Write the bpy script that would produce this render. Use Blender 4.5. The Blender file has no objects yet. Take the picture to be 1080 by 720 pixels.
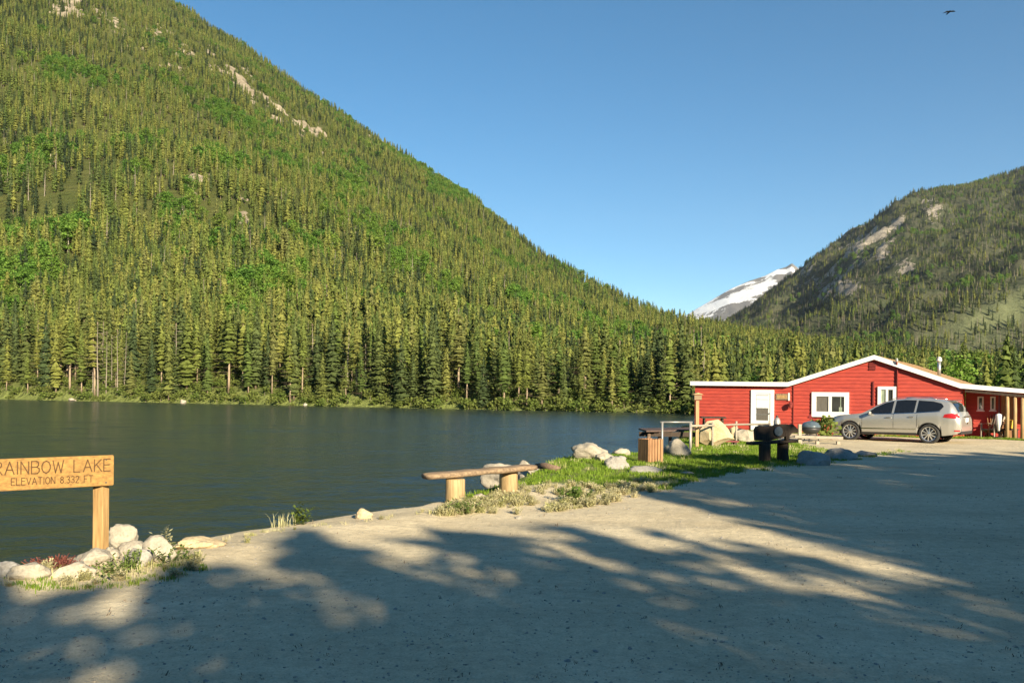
import bpy, bmesh, math, random
import numpy as np
from mathutils import Vector, Matrix, noise as mnoise

R = math.radians
scene = bpy.context.scene
COL = scene.collection
rnd = random.Random(7)
rng = np.random.default_rng(11)

# ------------------------------------------------------------------ camera
F = 900.0 / 1080.0          # focal length in picture widths
ROLL = R(0.5)
HZ = 412.0                  # height of the horizon in the middle of the photograph
EYE = 1.7
cd = bpy.data.cameras.new('camera')
cd.sensor_width = 36.0
cd.lens = 36.0 * F
cd.shift_y = (HZ - 360.0) / 1080.0
cd.clip_start = 0.1
cd.clip_end = 20000
cam = bpy.data.objects.new('camera', cd)
cam.location = (0, 0, EYE)
cam.rotation_euler = (R(90), -ROLL, 0)
COL.objects.link(cam)
scene.camera = cam

# ------------------------------------------------------------------ light
SUN_EL = R(21)
SUN_AZ = R(26)              # behind the camera, 26 degrees round to the right
SX, SY = math.sin(SUN_AZ), -math.cos(SUN_AZ)     # ground direction towards the sun
w = bpy.data.worlds.new('World'); scene.world = w; w.use_nodes = True
nt = w.node_tree
sky = nt.nodes.new('ShaderNodeTexSky'); sky.sky_type = 'NISHITA'; sky.sun_disc = False
sky.sun_elevation = SUN_EL
sky.sun_rotation = math.atan2(SX, SY)
sky.altitude = 2500; sky.air_density = 1.0; sky.dust_density = 0.05; sky.ozone_density = 1.2
bg = nt.nodes['Background']; bg.inputs['Strength'].default_value = 0.064
hs = nt.nodes.new('ShaderNodeHueSaturation'); hs.inputs['Saturation'].default_value = 1.32; hs.inputs['Hue'].default_value = .49
nt.links.new(sky.outputs['Color'], hs.inputs['Color']); nt.links.new(hs.outputs['Color'], bg.inputs['Color'])
sl = bpy.data.lights.new('sun', 'SUN'); sl.energy = 5.0; sl.angle = R(0.55); sl.color = (1.0, 0.86, 0.62)
so = bpy.data.objects.new('sun', sl); COL.objects.link(so)
so.rotation_euler = Vector((SX * math.cos(SUN_EL), SY * math.cos(SUN_EL), math.sin(SUN_EL))).to_track_quat('Z', 'Y').to_euler()
vs = scene.view_settings
vs.view_transform = 'Standard'; vs.look = 'None'; vs.gamma = 1.0; vs.use_curve_mapping = False
vs.exposure = 1.28
scene.cycles.max_bounces = 6
scene.cycles.transparent_max_bounces = 8
scene.cycles.use_denoising = True

# ------------------------------------------------------------------ picture helpers (points of the survey)
CR, SR = math.cos(ROLL), math.sin(ROLL)
def ray(x, y):
    dx, dy = x - 540.0, HZ - y
    return (dx * CR - dy * SR) / 900.0, (dx * SR + dy * CR) / 900.0
def P(x, y, d):
    k, e = ray(x, y)
    return Vector((k * d, d, EYE + e * d))
def proj(X, Y, Z):
    k = X / Y; e = (Z - EYE) / Y
    dx = k * CR + e * SR; dy = -k * SR + e * CR
    return 540 + 900 * dx, HZ - 900 * dy

# ------------------------------------------------------------------ noise
def _hash(ix, iy, s):
    n = (ix.astype(np.int64) * 374761393 + iy.astype(np.int64) * 668265263 + s * 974634541) & 0x7fffffff
    n = ((n ^ (n >> 13)) * 1274126177) & 0x7fffffff
    return ((n ^ (n >> 16)) & 0xffff) / 65535.0
def vnoise(x, y, s=0):
    x = np.asarray(x, float); y = np.asarray(y, float)
    ix = np.floor(x); iy = np.floor(y); fx = x - ix; fy = y - iy
    fx = fx * fx * (3 - 2 * fx); fy = fy * fy * (3 - 2 * fy)
    a = _hash(ix, iy, s); b = _hash(ix + 1, iy, s); c = _hash(ix, iy + 1, s); d = _hash(ix + 1, iy + 1, s)
    return (a * (1 - fx) + b * fx) * (1 - fy) + (c * (1 - fx) + d * fx) * fy - 0.5
def fbm(x, y, s=0, o=4):
    t = 0; a = 1.0
    for i in range(o):
        t = t + a * vnoise(x, y, s + i * 17); x = x * 2.03 + 3.1; y = y * 2.03 + 1.7; a *= 0.5
    return t
def sstep(a, b, x):
    t = np.clip((x - a) / (b - a), 0, 1); return t * t * (3 - 2 * t)

# ------------------------------------------------------------------ near shore: signed distance, height
SHORE = [(-260, -40), (-40, -3), (-15, 3.2), (-8.0, 6.1), (-4.9, 7.9), (-3.7, 9.3), (-2.85, 10.75), (-2.1, 11.75), (-1.45, 12.6), (-.75, 14.2),
         (.2, 16.3), (.7, 19.8), (1.3, 22.5), (3.0, 24.2), (4.6, 26.5), (5.6, 30.0), (7.2, 36), (8.6, 42), (9.6, 48), (13, 56),
         (20, 75), (28, 100), (34, 132)]
_S = np.array(SHORE, float)
def shore_sd(X, Y):
    """signed distance to the lake edge, positive on land"""
    X = np.asarray(X, float); Y = np.asarray(Y, float)
    best = np.full(X.shape, 1e9); sg = np.ones(X.shape)
    for (x0, y0), (x1, y1) in zip(_S[:-1], _S[1:]):
        dx, dy = x1 - x0, y1 - y0; L2 = dx * dx + dy * dy
        t = np.clip(((X - x0) * dx + (Y - y0) * dy) / L2, 0, 1)
        ex, ey = X - x0 - t * dx, Y - y0 - t * dy
        d2 = ex * ex + ey * ey
        cr = dx * (Y - y0) - dy * (X - x0)
        m = d2 < best
        best = np.where(m, d2, best); sg = np.where(m, np.where(cr < 0, 1.0, -1.0), sg)
    return np.sqrt(best) * sg
WATER = -1.5
def ground_z(X, Y):
    X = np.asarray(X, float); Y = np.asarray(Y, float)
    s = shore_sd(X, Y) + 0.2 * fbm(X * .7, Y * .7, 5, 3)
    land = -0.16 * sstep(12, 34, Y) + 0.05 * fbm(X * .25, Y * .25, 9, 3) + 0.018 * fbm(X * 1.7, Y * 1.7, 2, 3)
    land = land + 0.05 * np.exp(-((s - .9) / .5) ** 2)
    k = sstep(-1.7, 0.12, s)
    return land * k + (-2.5) * (1 - k)
def gz(x, y): return float(ground_z(np.array([x]), np.array([y]))[0])
def GP(x, y):
    """point of the ground seen at photograph position x, y"""
    k, e = ray(x, y); z = 0.0
    for _ in range(8):
        d = (z - EYE) / e; z = gz(k * d, d)
    return Vector((k * d, d, z))

# road edge (grass strip between the road and the lake)
ROADE = [(545, 542), (620, 530), (690, 517), (742, 503), (800, 494), (862, 488), (950, 476), (1085, 471)]

# ------------------------------------------------------------------ materials
def nm(name):
    m = bpy.data.materials.new(name); m.use_nodes = True
    t = m.node_tree; b = t.nodes['Principled BSDF']
    return m, t, b
def ramp(t, fac, stops):
    r = t.nodes.new('ShaderNodeValToRGB')
    el = r.color_ramp.elements
    while len(el) < len(stops): el.new(0.5)
    for e, (p, c) in zip(el, stops): e.position = p; e.color = (*c, 1)
    t.links.new(fac, r.inputs['Fac']); return r.outputs['Color']
def texco(t, kind='Object', scale=(1, 1, 1)):
    c = t.nodes.new('ShaderNodeTexCoord'); mp = t.nodes.new('ShaderNodeMapping'); mp.inputs['Scale'].default_value = scale
    t.links.new(c.outputs[kind], mp.inputs['Vector']); return mp.outputs['Vector']
def noise(t, vec, scale, detail=4, rough=.6):
    n = t.nodes.new('ShaderNodeTexNoise'); n.inputs['Scale'].default_value = scale; n.inputs['Detail'].default_value = detail
    n.inputs['Roughness'].default_value = rough
    if vec is not None: t.links.new(vec, n.inputs['Vector'])
    return n.outputs['Fac']
def mixc(t, fac, a, b, mode='MIX'):
    m = t.nodes.new('ShaderNodeMix'); m.data_type = 'RGBA'; m.blend_type = mode
    for s, v in ((0, fac), (6, a), (7, b)):
        if isinstance(v, (int, float)): m.inputs[s].default_value = v
        elif isinstance(v, tuple): m.inputs[s].default_value = (*v, 1)
        else: t.links.new(v, m.inputs[s])
    return m.outputs[2]
def mth(t, op, a, b=0.0, c=None):
    m = t.nodes.new('ShaderNodeMath'); m.operation = op
    for i, v in enumerate((a, b) if c is None else (a, b, c)):
        if isinstance(v, (int, float)): m.inputs[i].default_value = v
        else: t.links.new(v, m.inputs[i])
    return m.outputs[0]
def bump(t, b, h, strength=.4, dist=.02):
    n = t.nodes.new('ShaderNodeBump'); n.inputs['Strength'].default_value = strength; n.inputs['Distance'].default_value = dist
    t.links.new(h, n.inputs['Height']); t.links.new(n.outputs['Normal'], b.inputs['Normal'])
def attr(t, name):
    a = t.nodes.new('ShaderNodeAttribute'); a.attribute_name = name; return a
def simple(name, c1, c2=None, rough=.7, scale=8, bumps=0.0, stretch=(1, 1, 1), metal=0.0, spec=.5, coat=0, bdist=.01):
    m, t, b = nm(name)
    c2 = c2 or tuple(v * .75 for v in c1)
    v = texco(t, 'Object', stretch)
    f = noise(t, v, scale)
    t.links.new(ramp(t, f, [(.3, c2), (.7, c1)]), b.inputs['Base Color'])
    b.inputs['Roughness'].default_value = rough; b.inputs['Metallic'].default_value = metal
    b.inputs['Specular IOR Level'].default_value = spec; b.inputs['Coat Weight'].default_value = coat
    if bumps: bump(t, b, noise(t, v, scale * 3), bumps, bdist)
    return m
M = {}
def foliage(name, stops, trans=.3, tip=None):
    """leaf material: colour by plant, mottled by clump"""
    m, t, b = nm(name)
    oi = t.nodes.new('ShaderNodeObjectInfo')
    c = ramp(t, oi.outputs['Random'], stops)
    g = t.nodes.new('ShaderNodeNewGeometry')
    v = ramp(t, g.outputs['Random Per Island'], [(0, (.7, .7, .7)), (1, (1.3, 1.25, 1.15))])
    c = mixc(t, 1.0, c, v, 'MULTIPLY')
    t.links.new(c, b.inputs['Base Color'])
    b.inputs['Roughness'].default_value = .75; b.inputs['Specular IOR Level'].default_value = .2
    tr = t.nodes.new('ShaderNodeBsdfTranslucent'); t.links.new(c, tr.inputs['Color'])
    mx = t.nodes.new('ShaderNodeMixShader'); mx.inputs[0].default_value = trans
    t.links.new(b.outputs[0], mx.inputs[1]); t.links.new(tr.outputs[0], mx.inputs[2])
    t.links.new(mx.outputs[0], t.nodes['Material Output'].inputs['Surface'])
    return m
M['pine'] = foliage('pine_needles', [(0, (.09, .135, .036)), (.3, (.15, .188, .044)), (.6, (.205, .222, .055)), (.82, (.165, .180, .060)), (.9, (.12, .175, .038)), (1, (.045, .07, .03))])
M['spruce'] = foliage('spruce_needles', [(0, (.05, .08, .034)), (.5, (.095, .128, .042)), (1, (.145, .17, .045))])
M['darkspruce'] = foliage('dark_spruce_needles', [(0, (.022, .04, .02)), (1, (.05, .075, .026))])
M['aspen'] = foliage('aspen_leaves', [(0, (.10, .22, .04)), (.5, (.145, .275, .045)), (1, (.20, .29, .055))], .35)
M['deadtwig'] = foliage('dead_twigs', [(0, (.13, .10, .075)), (1, (.20, .16, .12))], .05)
M['shadepine'] = M['spruce']
M['bush'] = foliage('bush_leaves', [(0, (.10, .15, .03)), (1, (.16, .19, .05))], .3)
M['sage'] = foliage('sage_leaves', [(0, (.44, .43, .25)), (.5, (.54, .50, .32)), (1, (.32, .33, .13))], .25)
M['grass'] = foliage('grass_blades', [(0, (.14, .25, .025)), (1, (.20, .28, .04))], .35)
M['weed'] = foliage('weed_leaves', [(0, (.10, .17, .03)), (1, (.16, .22, .06))], .3)
M['silverleaf'] = foliage('silver_leaves', [(0, (.40, .42, .34)), (1, (.5, .5, .42))], .2)
M['redleaf'] = foliage('red_leaves', [(0, (.16, .05, .04)), (1, (.22, .085, .06))], .2)
M['bark'] = simple('bark', (.22, .165, .115), (.12, .09, .06), .9, 6, .5, (1, 1, .2), bdist=.03)
M['tanbark'] = simple('tan_bark', (.36, .28, .19), (.20, .15, .10), .9, 6, .5, (1, 1, .2), bdist=.03)
M['greybark'] = simple('grey_bark', (.30, .26, .21), (.18, .15, .12), .9, 6, .3, (1, 1, .2))
M['paleBark'] = simple('aspen_bark', (.55, .50, .40), (.35, .31, .24), .9, 5, .2, (1, 1, .6))

# ground
def ground_material():
    m, t, b = nm('gravel_and_grass')
    v = texco(t, 'Object')
    n1 = noise(t, v, .55, 5, .65); n2 = noise(t, v, 9, 5, .7); n3 = noise(t, v, 55, 3, .7)
    c = ramp(t, n1, [(.3, (.52, .44, .30)), (.55, (.62, .535, .375)), (.75, (.69, .605, .44))])
    c = mixc(t, .55, c, ramp(t, n2, [(.3, (.62, .6, .57)), (.7, (1.15, 1.13, 1.1))]), 'MULTIPLY')
    c = mixc(t, .5, c, ramp(t, n3, [(.25, (.5, .49, .48)), (.5, (1, 1, 1)), (.78, (1.35, 1.3, 1.25))]), 'MULTIPLY')
    vo = t.nodes.new('ShaderNodeTexVoronoi'); vo.inputs['Scale'].default_value = 26; t.links.new(v, vo.inputs['Vector'])
    peb = ramp(t, vo.outputs['Distance'], [(.05, (.7, .7, .7)), (.25, (1, 1, 1))])
    c = mixc(t, .35, c, peb, 'MULTIPLY')
    mp = t.nodes.new('ShaderNodeMapping'); mp.inputs['Rotation'].default_value = (0, 0, R(-38)); mp.inputs['Scale'].default_value = (.10, 1.1, 1); t.links.new(v, mp.inputs['Vector'])
    ruts = noise(t, mp.outputs['Vector'], 1.4, 5, .62)
    c = mixc(t, .6, c, ramp(t, ruts, [(.32, (.80, .78, .76)), (.5, (1, 1, 1)), (.7, (1.10, 1.09, 1.07))]), 'MULTIPLY')
    c = mixc(t, ramp(t, noise(t, v, 1.1, 7, .75), [(.60, (0, 0, 0)), (.74, (.55, .55, .55))]), c, (.17, .135, .085))
    gr = attr(t, 'grass')
    gm = mth(t, 'ADD', gr.outputs['Fac'], mth(t, 'MULTIPLY_ADD', n2, .9, -.45))
    gmask = ramp(t, gm, [(.42, (0, 0, 0)), (.62, (1, 1, 1))])
    gc = ramp(t, noise(t, v, 3, 5), [(.3, (.10, .14, .03)), (.55, (.16, .19, .045)), (.75, (.28, .26, .10))])
    c = mixc(t, gmask, c, gc)
    wet = attr(t, 'wet')
    c = mixc(t, wet.outputs['Fac'], c, (.10, .085, .05))
    t.links.new(c, b.inputs['Base Color']); b.inputs['Roughness'].default_value = .95; b.inputs['Specular IOR Level'].default_value = .15
    h = mth(t, 'ADD', mth(t, 'ADD', mth(t, 'MULTIPLY', n2, .6), mth(t, 'MULTIPLY', n3, .25)), mth(t, 'MULTIPLY', ruts, .35))
    bump(t, b, h, .7, .05)
    return m
M['ground'] = ground_material()

def hill_material(name, soil1, soil2, rock1, rock2, green):
    m, t, b = nm(name)
    v = texco(t, 'Object')
    n1 = noise(t, v, .02, 6, .7); n2 = noise(t, v, .12, 6, .75)
    c = ramp(t, n1, [(.35, soil1), (.65, soil2)])
    c = mixc(t, .6, c, ramp(t, n2, [(.3, (.55, .55, .55)), (.7, (1.2, 1.2, 1.2))]), 'MULTIPLY')
    rk = attr(t, 'rock'); vr = texco(t, 'Object', (1, 1, .35))
    rc = ramp(t, noise(t, vr, .09, 8, .8), [(.3, tuple(x * .45 for x in rock2)), (.48, rock2), (.62, rock1)])
    n4 = noise(t, v, .045, 5, .7)
    rm = ramp(t, mth(t, 'ADD', mth(t, 'ADD', rk.outputs['Fac'], mth(t, 'MULTIPLY_ADD', n4, 1.5, -.75)), mth(t, 'MULTIPLY_ADD', n2, 1.7, -.85)), [(.45, (0, 0, 0)), (.55, (1, 1, 1))])
    c = mixc(t, rm, c, rc)
    md = attr(t, 'meadow')
    mc = ramp(t, n2, [(.35, green), (.6, tuple(x * 1.25 for x in green)), (.75, (.30, .26, .15))])
    c = mixc(t, md.outputs['Fac'], c, mc)
    t.links.new(c, b.inputs['Base Color']); b.inputs['Roughness'].default_value = 1; b.inputs['Specular IOR Level'].default_value = .1
    bump(t, b, n2, .8, 6.0)
    return m
M['hill'] = hill_material('forest_floor', (.07, .09, .025), (.11, .115, .038), (.46, .385, .28), (.30, .25, .18), (.17, .20, .06))
M['mountain'] = hill_material('mountain_slope', (.055, .072, .038), (.10, .10, .06), (.44, .39, .31), (.28, .25, .21), (.125, .14, .07))
def snow_material():
    m, t, b = nm('snow_and_rock')
    v = texco(t, 'Object')
    n = noise(t, v, .0055, 8, .8)
    sn = attr(t, 'snow')
    f = mth(t, 'ADD', sn.outputs['Fac'], mth(t, 'MULTIPLY_ADD', n, 2.6, -1.3))
    c = ramp(t, f, [(.40, (.20, .185, .17)), (.46, (.93, .93, .94))])
    t.links.new(c, b.inputs['Base Color']); b.inputs['Roughness'].default_value = .9
    bump(t, b, n, .6, 60.0)
    return m
M['snow'] = snow_material()
def water_material():
    m, t, b = nm('lake_water')
    v1 = texco(t, 'Object', (.55, 1.0, 1)); v2 = texco(t, 'Object', (.8, 1.3, 1))
    h = mth(t, 'ADD', mth(t, 'MULTIPLY', noise(t, v1, 1.3, 3, .55), 1.0), mth(t, 'MULTIPLY', noise(t, v2, 5.5, 3, .6), .32))
    h = mth(t, 'ADD', h, mth(t, 'MULTIPLY', noise(t, v1, .12, 2, .5), 1.2))
    b.inputs['Base Color'].default_value = (.016, .030, .034, 1)
    b.inputs['Roughness'].default_value = .18; b.inputs['IOR'].default_value = 1.33
    bump(t, b, h, 1.0, .12)
    return m
M['water'] = water_material()

def granite(name, c1, c2, c3):
    m, t, b = nm(name)
    v = texco(t, 'Object')
    c = ramp(t, noise(t, v, 2.2, 6, .65), [(.3, c2), (.6, c1)])
    c = mixc(t, .5, c, ramp(t, noise(t, v, 38, 3, .7), [(.3, (.55, .53, .5)), (.6, (1.1, 1.1, 1.1))]), 'MULTIPLY')
    c = mixc(t, ramp(t, noise(t, v, 4.5, 5), [(.58, (0, 0, 0)), (.72, (.7, .7, .7))]), c, c3)
    t.links.new(c, b.inputs['Base Color']); b.inputs['Roughness'].default_value = .85; b.inputs['Specular IOR Level'].default_value = .25
    bump(t, b, mth(t, 'ADD', noise(t, v, 7, 6, .7), mth(t, 'MULTIPLY', noise(t, v, 45, 3), .2)), .6, .05)
    return m
M['granite'] = granite('pale_granite', (.41, .37, .30), (.27, .24, .19), (.18, .165, .11))
M['greyrock'] = granite('grey_granite', (.36, .34, .31), (.24, .225, .20), (.20, .20, .14))
M['tanrock'] = granite('tan_boulder', (.52, .43, .28), (.40, .30, .17), (.36, .24, .11))

def wood(name, c1, c2, axis=2, rough=.75, k=1.0):
    st = [14, 14, 14]; st[axis] = 1.0
    m, t, b = nm(name)
    v = texco(t, 'Object', tuple(st))
    f = noise(t, v, 2.6 * k, 5, .65)
    c = ramp(t, f, [(.28, tuple(x * .6 for x in c2)), (.45, c2), (.68, c1)])
    c = mixc(t, .4, c, ramp(t, noise(t, texco(t, 'Object'), 3.0, 3), [(.3, (.7, .7, .7)), (.7, (1.1, 1.1, 1.1))]), 'MULTIPLY')
    t.links.new(c, b.inputs['Base Color']); b.inputs['Roughness'].default_value = rough; b.inputs['Specular IOR Level'].default_value = .3
    bump(t, b, f, .35, .01)
    return m
M['signwood'] = wood('stained_board', (.38, .22, .062), (.27, .15, .045), 0)
M['postwood'] = wood('post_wood', (.50, .33, .145), (.36, .22, .09), 2)
M['logwood'] = wood('log_wood', (.46, .34, .18), (.32, .22, .11), 2)
M['plankwood'] = wood('plank_wood', (.36, .26, .16), (.20, .14, .09), 0)
M['barkwood'] = wood('weathered_bark', (.26, .18, .12), (.15, .10, .07), 0)
M['darkwood'] = wood('dark_stained_wood', (.075, .05, .035), (.04, .028, .02), 2)
M['slatwood'] = wood('slat_wood', (.42, .23, .115), (.28, .15, .075), 2)
M['deckwood'] = wood('deck_wood', (.15, .10, .08), (.09, .06, .05), 0)
M['porchwood'] = wood('porch_post_wood', (.48, .33, .18), (.36, .24, .12), 2)
M['greywood'] = wood('grey_timber', (.38, .34, .28), (.32, .28, .22), 0)
M['carve'] = simple('carved_letters', (.10, .05, .018), (.07, .035, .012), .9)
M['redpaint'] = simple('red_siding', (.46, .060, .036), (.31, .036, .026), .7, 2.2, .15, (1, 1, 5))
M['redbrick'] = simple('dark_red_paint', (.22, .03, .025), None, .6)
M['white'] = simple('white_paint', (.80, .80, .78), (.72, .72, .70), .55, 5)
M['whitemetal'] = simple('white_metal', (.72, .72, .70), None, .4)
M['glass'] = simple('dark_glass', (.035, .04, .04), (.02, .024, .024), .06, 2, 0, spec=.6)
M['curtain'] = simple('curtained_glass', (.33, .38, .30), (.20, .25, .18), .1, 6, 0, spec=.6)
M['blind'] = simple('blind_behind_glass', (.16, .15, .13), (.10, .09, .08), .1, 4, 0, (14, 14, .5), spec=.6)
M['rooftan'] = simple('tan_shingles', (.38, .25, .14), (.26, .17, .09), .9, 5, .5, (1, 1, 3), bdist=.03)
M['roofdark'] = simple('grey_roofing', (.14, .13, .12), None, .9, 3)
M['galv'] = simple('galvanised_metal', (.55, .55, .54), (.42, .42, .41), .38, 4, metal=.8)
M['pipe'] = simple('grey_pipe', (.36, .35, .33), (.26, .25, .23), .45, 5, metal=.4)
M['blackmetal'] = simple('black_metal', (.03, .03, .03), None, .5)
M['bluegrey'] = simple('blue_grey_enamel', (.11, .15, .18), (.05, .07, .09), .3, 4)
M['yellow'] = simple('yellow_plastic', (.70, .42, .05), None, .5)
M['redplastic'] = simple('dark_red_plastic', (.20, .018, .02), None, .5)
M['carpaint'] = simple('silver_champagne_paint', (.47, .46, .43), (.45, .44, .41), .28, 1, metal=.55, coat=.6)
M['chrome'] = simple('chrome', (.75, .75, .75), None, .12, metal=1)
M['alloy'] = simple('alloy_rim', (.74, .74, .74), None, .22, metal=.8)
M['rubber'] = simple('tyre_rubber', (.03, .03, .03), (.02, .02, .02), .85)
M['blackplastic'] = simple('black_plastic', (.025, .025, .027), None, .55)
M['autoglass'] = simple('tinted_glass', (.012, .014, .018), None, .03, spec=.7)
M['taillight'] = simple('red_lens', (.42, .02, .025), (.30, .015, .02), .12)
M['feather'] = simple('dark_feathers', (.02, .02, .025), None, .8)

# ------------------------------------------------------------------ mesh builders
class MB:
    def __init__(s): s.bm = bmesh.new()
    def _xf(s, verts, mat):
        bmesh.ops.transform(s.bm, matrix=mat, verts=verts)
    def box(s, c, size, rot=None, bev=0.0):
        r = bmesh.ops.create_cube(s.bm, size=1.0)
        vs_ = r['verts']
        mat = Matrix.Translation(Vector(c)) @ (rot.to_4x4() if rot else Matrix.Identity(4)) @ Matrix.Diagonal((*size, 1))
        s._xf(vs_, mat)
        if bev:
            es = list({e for v in vs_ for e in v.link_edges})
            bmesh.ops.bevel(s.bm, geom=es, offset=bev, segments=2, affect='EDGES', profile=.5)
        return s
    def bar(s, a, b, wx, wy, up=(0, 0, 1), bev=0.0):
        a = Vector(a); b = Vector(b); d = (b - a); L = d.length; z = d.normalized()
        u = Vector(up)
        if abs(u.dot(z)) > .98: u = Vector((1, 0, 0))
        x = u.cross(z).normalized(); y = z.cross(x)
        m3 = Matrix((x, y, z)).transposed()
        return s.box((a + b) / 2, (wx, wy, L), m3, bev)
    def tube(s, pts, rad, n=10, caps=True):
        pts = [Vector(p) for p in pts]
        rads = rad if isinstance(rad, (list, tuple)) else [rad] * len(pts)
        rings = []; px = None
        for i, p in enumerate(pts):
            d = (pts[min(i + 1, len(pts) - 1)] - pts[max(i - 1, 0)]).normalized()
            x = px if px else (Vector((0, 0, 1)) if abs(d.z) < .9 else Vector((1, 0, 0))).cross(d)
            x = (x - d * x.dot(d)).normalized(); y = d.cross(x); px = x
            rings.append([s.bm.verts.new(p + (x * math.cos(a) + y * math.sin(a)) * rads[i]) for a in [2 * math.pi * k / n for k in range(n)]])
        for r0, r1 in zip(rings[:-1], rings[1:]):
            for k in range(n): s.bm.faces.new((r0[k], r0[(k + 1) % n], r1[(k + 1) % n], r1[k]))
        if caps:
            s.bm.faces.new(rings[0][::-1]); s.bm.faces.new(rings[-1])
        return s
    def lathe(s, prof, c=(0, 0, 0), rot=None, n=24, closed=False):
        """prof = [(radius, height)] turned round local z"""
        m4 = Matrix.Translation(Vector(c)) @ (rot.to_4x4() if rot else Matrix.Identity(4))
        rings = []
        for r, z in prof:
            rings.append([s.bm.verts.new(m4 @ Vector((max(r, 1e-4) * math.cos(2 * math.pi * k / n), max(r, 1e-4) * math.sin(2 * math.pi * k / n), z))) for k in range(n)])
        pr = list(zip(rings[:-1], rings[1:]))
        if closed: pr.append((rings[-1], rings[0]))
        for r0, r1 in pr:
            for k in range(n): s.bm.faces.new((r0[k], r0[(k + 1) % n], r1[(k + 1) % n], r1[k]))
        if not closed:
            s.bm.faces.new(rings[0][::-1]); s.bm.faces.new(rings[-1])
        return s
    def prism(s, front, back):
        """two matching outlines joined by side walls"""
        a = [s.bm.verts.new(Vector(p)) for p in front]; b = [s.bm.verts.new(Vector(p)) for p in back]
        n = len(a)
        s.bm.faces.new(a); s.bm.faces.new(b[::-1])
        for i in range(n): s.bm.faces.new((a[i], b[i], b[(i + 1) % n], a[(i + 1) % n]))
        return s
    def quad(s, *p):
        s.bm.faces.new([s.bm.verts.new(Vector(q)) for q in p]); return s
    def build(s, name, mat, parent=None, smooth=False, origin=None):
        bmesh.ops.recalc_face_normals(s.bm, faces=s.bm.faces)
        o0 = Vector(origin) if origin is not None else (Vector(parent['_o']) if parent is not None and '_o' in parent else Vector((0, 0, 0)))
        for v in s.bm.verts: v.co -= o0
        me = bpy.data.meshes.new(name); s.bm.to_mesh(me); s.bm.free()
        me.materials.append(M[mat] if isinstance(mat, str) else mat)
        for p in me.polygons: p.use_smooth = smooth
        o = bpy.data.objects.new(name, me); COL.objects.link(o)
        if parent is not None: o.parent = parent
        if origin is not None or parent is None: o.location = o0
        return o
ORIG = {}
def tag(o, label=None, cat=None, group=None, kind=None):
    if label: o['label'] = label
    if cat: o['category'] = cat
    if group: o['group'] = group
    if kind: o['kind'] = kind
    return o
def thing(name, label, cat, loc, group=None):
    o = bpy.data.objects.new(name, None); COL.objects.link(o); o.empty_display_size = .2
    o.location = loc
    o['_o'] = [float(v) for v in loc]
    return tag(o, label, cat, group)
def sub(mb, name, mat, parent, root, smooth=False):
    """a sub-part: mesh in world coordinates under a part of root (parts sit at the root's origin)"""
    o = mb.build(name, mat, None, smooth, origin=root['_o'])
    o.parent = parent; o.location = (0, 0, 0)
    return o
def mesh_obj(name, verts, faces, mats, parent=None, smooth=False, matidx=None, attrs=None, link=True):
    me = bpy.data.meshes.new(name); me.from_pydata(verts, [], faces)
    for m in mats: me.materials.append(M[m] if isinstance(m, str) else m)
    if matidx is not None: me.polygons.foreach_set('material_index', matidx)
    me.polygons.foreach_set('use_smooth', [smooth] * len(me.polygons))
    for k, a in (attrs or {}).items():
        at = me.attributes.new(k, 'FLOAT', 'POINT'); at.data.foreach_set('value', np.asarray(a, np.float32).ravel())
    me.update()
    o = bpy.data.objects.new(name, me)
    if link: COL.objects.link(o)
    if parent: o.parent = parent
    return o
def grid_faces(nr, na, wrap=False):
    i = np.arange(nr - 1)[:, None] * na; j = np.arange(na if wrap else na - 1)[None, :]
    a = i + j; b = i + (j + 1) % na; c = b + na; d = a + na
    return np.stack([a, b, c, d], -1).reshape(-1, 4)
def big_mesh(name, V, Fq, mat, attrs=None, smooth=True):
    me = bpy.data.meshes.new(name)
    me.vertices.add(len(V)); me.vertices.foreach_set('co', np.asarray(V, np.float32).ravel())
    me.loops.add(Fq.size); me.loops.foreach_set('vertex_index', Fq.astype(np.int32).ravel())
    me.polygons.add(len(Fq)); me.polygons.foreach_set('loop_start', np.arange(0, Fq.size, 4, dtype=np.int32))
    me.update(calc_edges=True); me.validate()
    me.polygons.foreach_set('use_smooth', [smooth] * len(me.polygons))
    me.materials.append(M[mat])
    for k, a in (attrs or {}).items():
        at = me.attributes.new(k, 'FLOAT', 'POINT'); at.data.foreach_set('value', np.asarray(a, np.float32).ravel())
    o = bpy.data.objects.new(name, me); COL.objects.link(o)
    o['kind'] = 'structure'
    return o

# ================================================================== the setting
# ---- near ground: one sheet round the camera, finer in front
az = np.concatenate([np.arange(-180, -40, 4.0), np.arange(-40, 40, .16), np.arange(40, 180, 4.0)])
rr = np.exp(np.arange(math.log(1.2), math.log(170), .0105))
A, RR = np.meshgrid(np.radians(az), rr)
X = RR * np.sin(A); Y = RR * np.cos(A)
Z = ground_z(X, Y)
# grass strip: on the lake side of the road edge, and the lawn by the house
edge = np.array([list(GP(*p))[:2] for p in ROADE])
def side_of(X, Y, pts):
    best = np.full(X.shape, 1e9); sg = np.ones(X.shape)
    for (x0, y0), (x1, y1) in zip(pts[:-1], pts[1:]):
        dx, dy = x1 - x0, y1 - y0
        t = np.clip(((X - x0) * dx + (Y - y0) * dy) / (dx * dx + dy * dy), 0, 1)
        d2 = (X - x0 - t * dx) ** 2 + (Y - y0 - t * dy) ** 2
        cr = dx * (Y - y0) - dy * (X - x0)
        m = d2 < best; best = np.where(m, d2, best); sg = np.where(m, np.where(cr > 0, 1., -1.), sg)
    return np.sqrt(best) * sg
def sage_zone(X, Y):
    px, py = proj(X, Y, 0 * X); hi = np.interp(px, [460, 500, 540, 580, 640, 700], [538, 528, 514, 511, 512, 505])
    return sstep(-4, 3, py - hi) * (px < 715)
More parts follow.
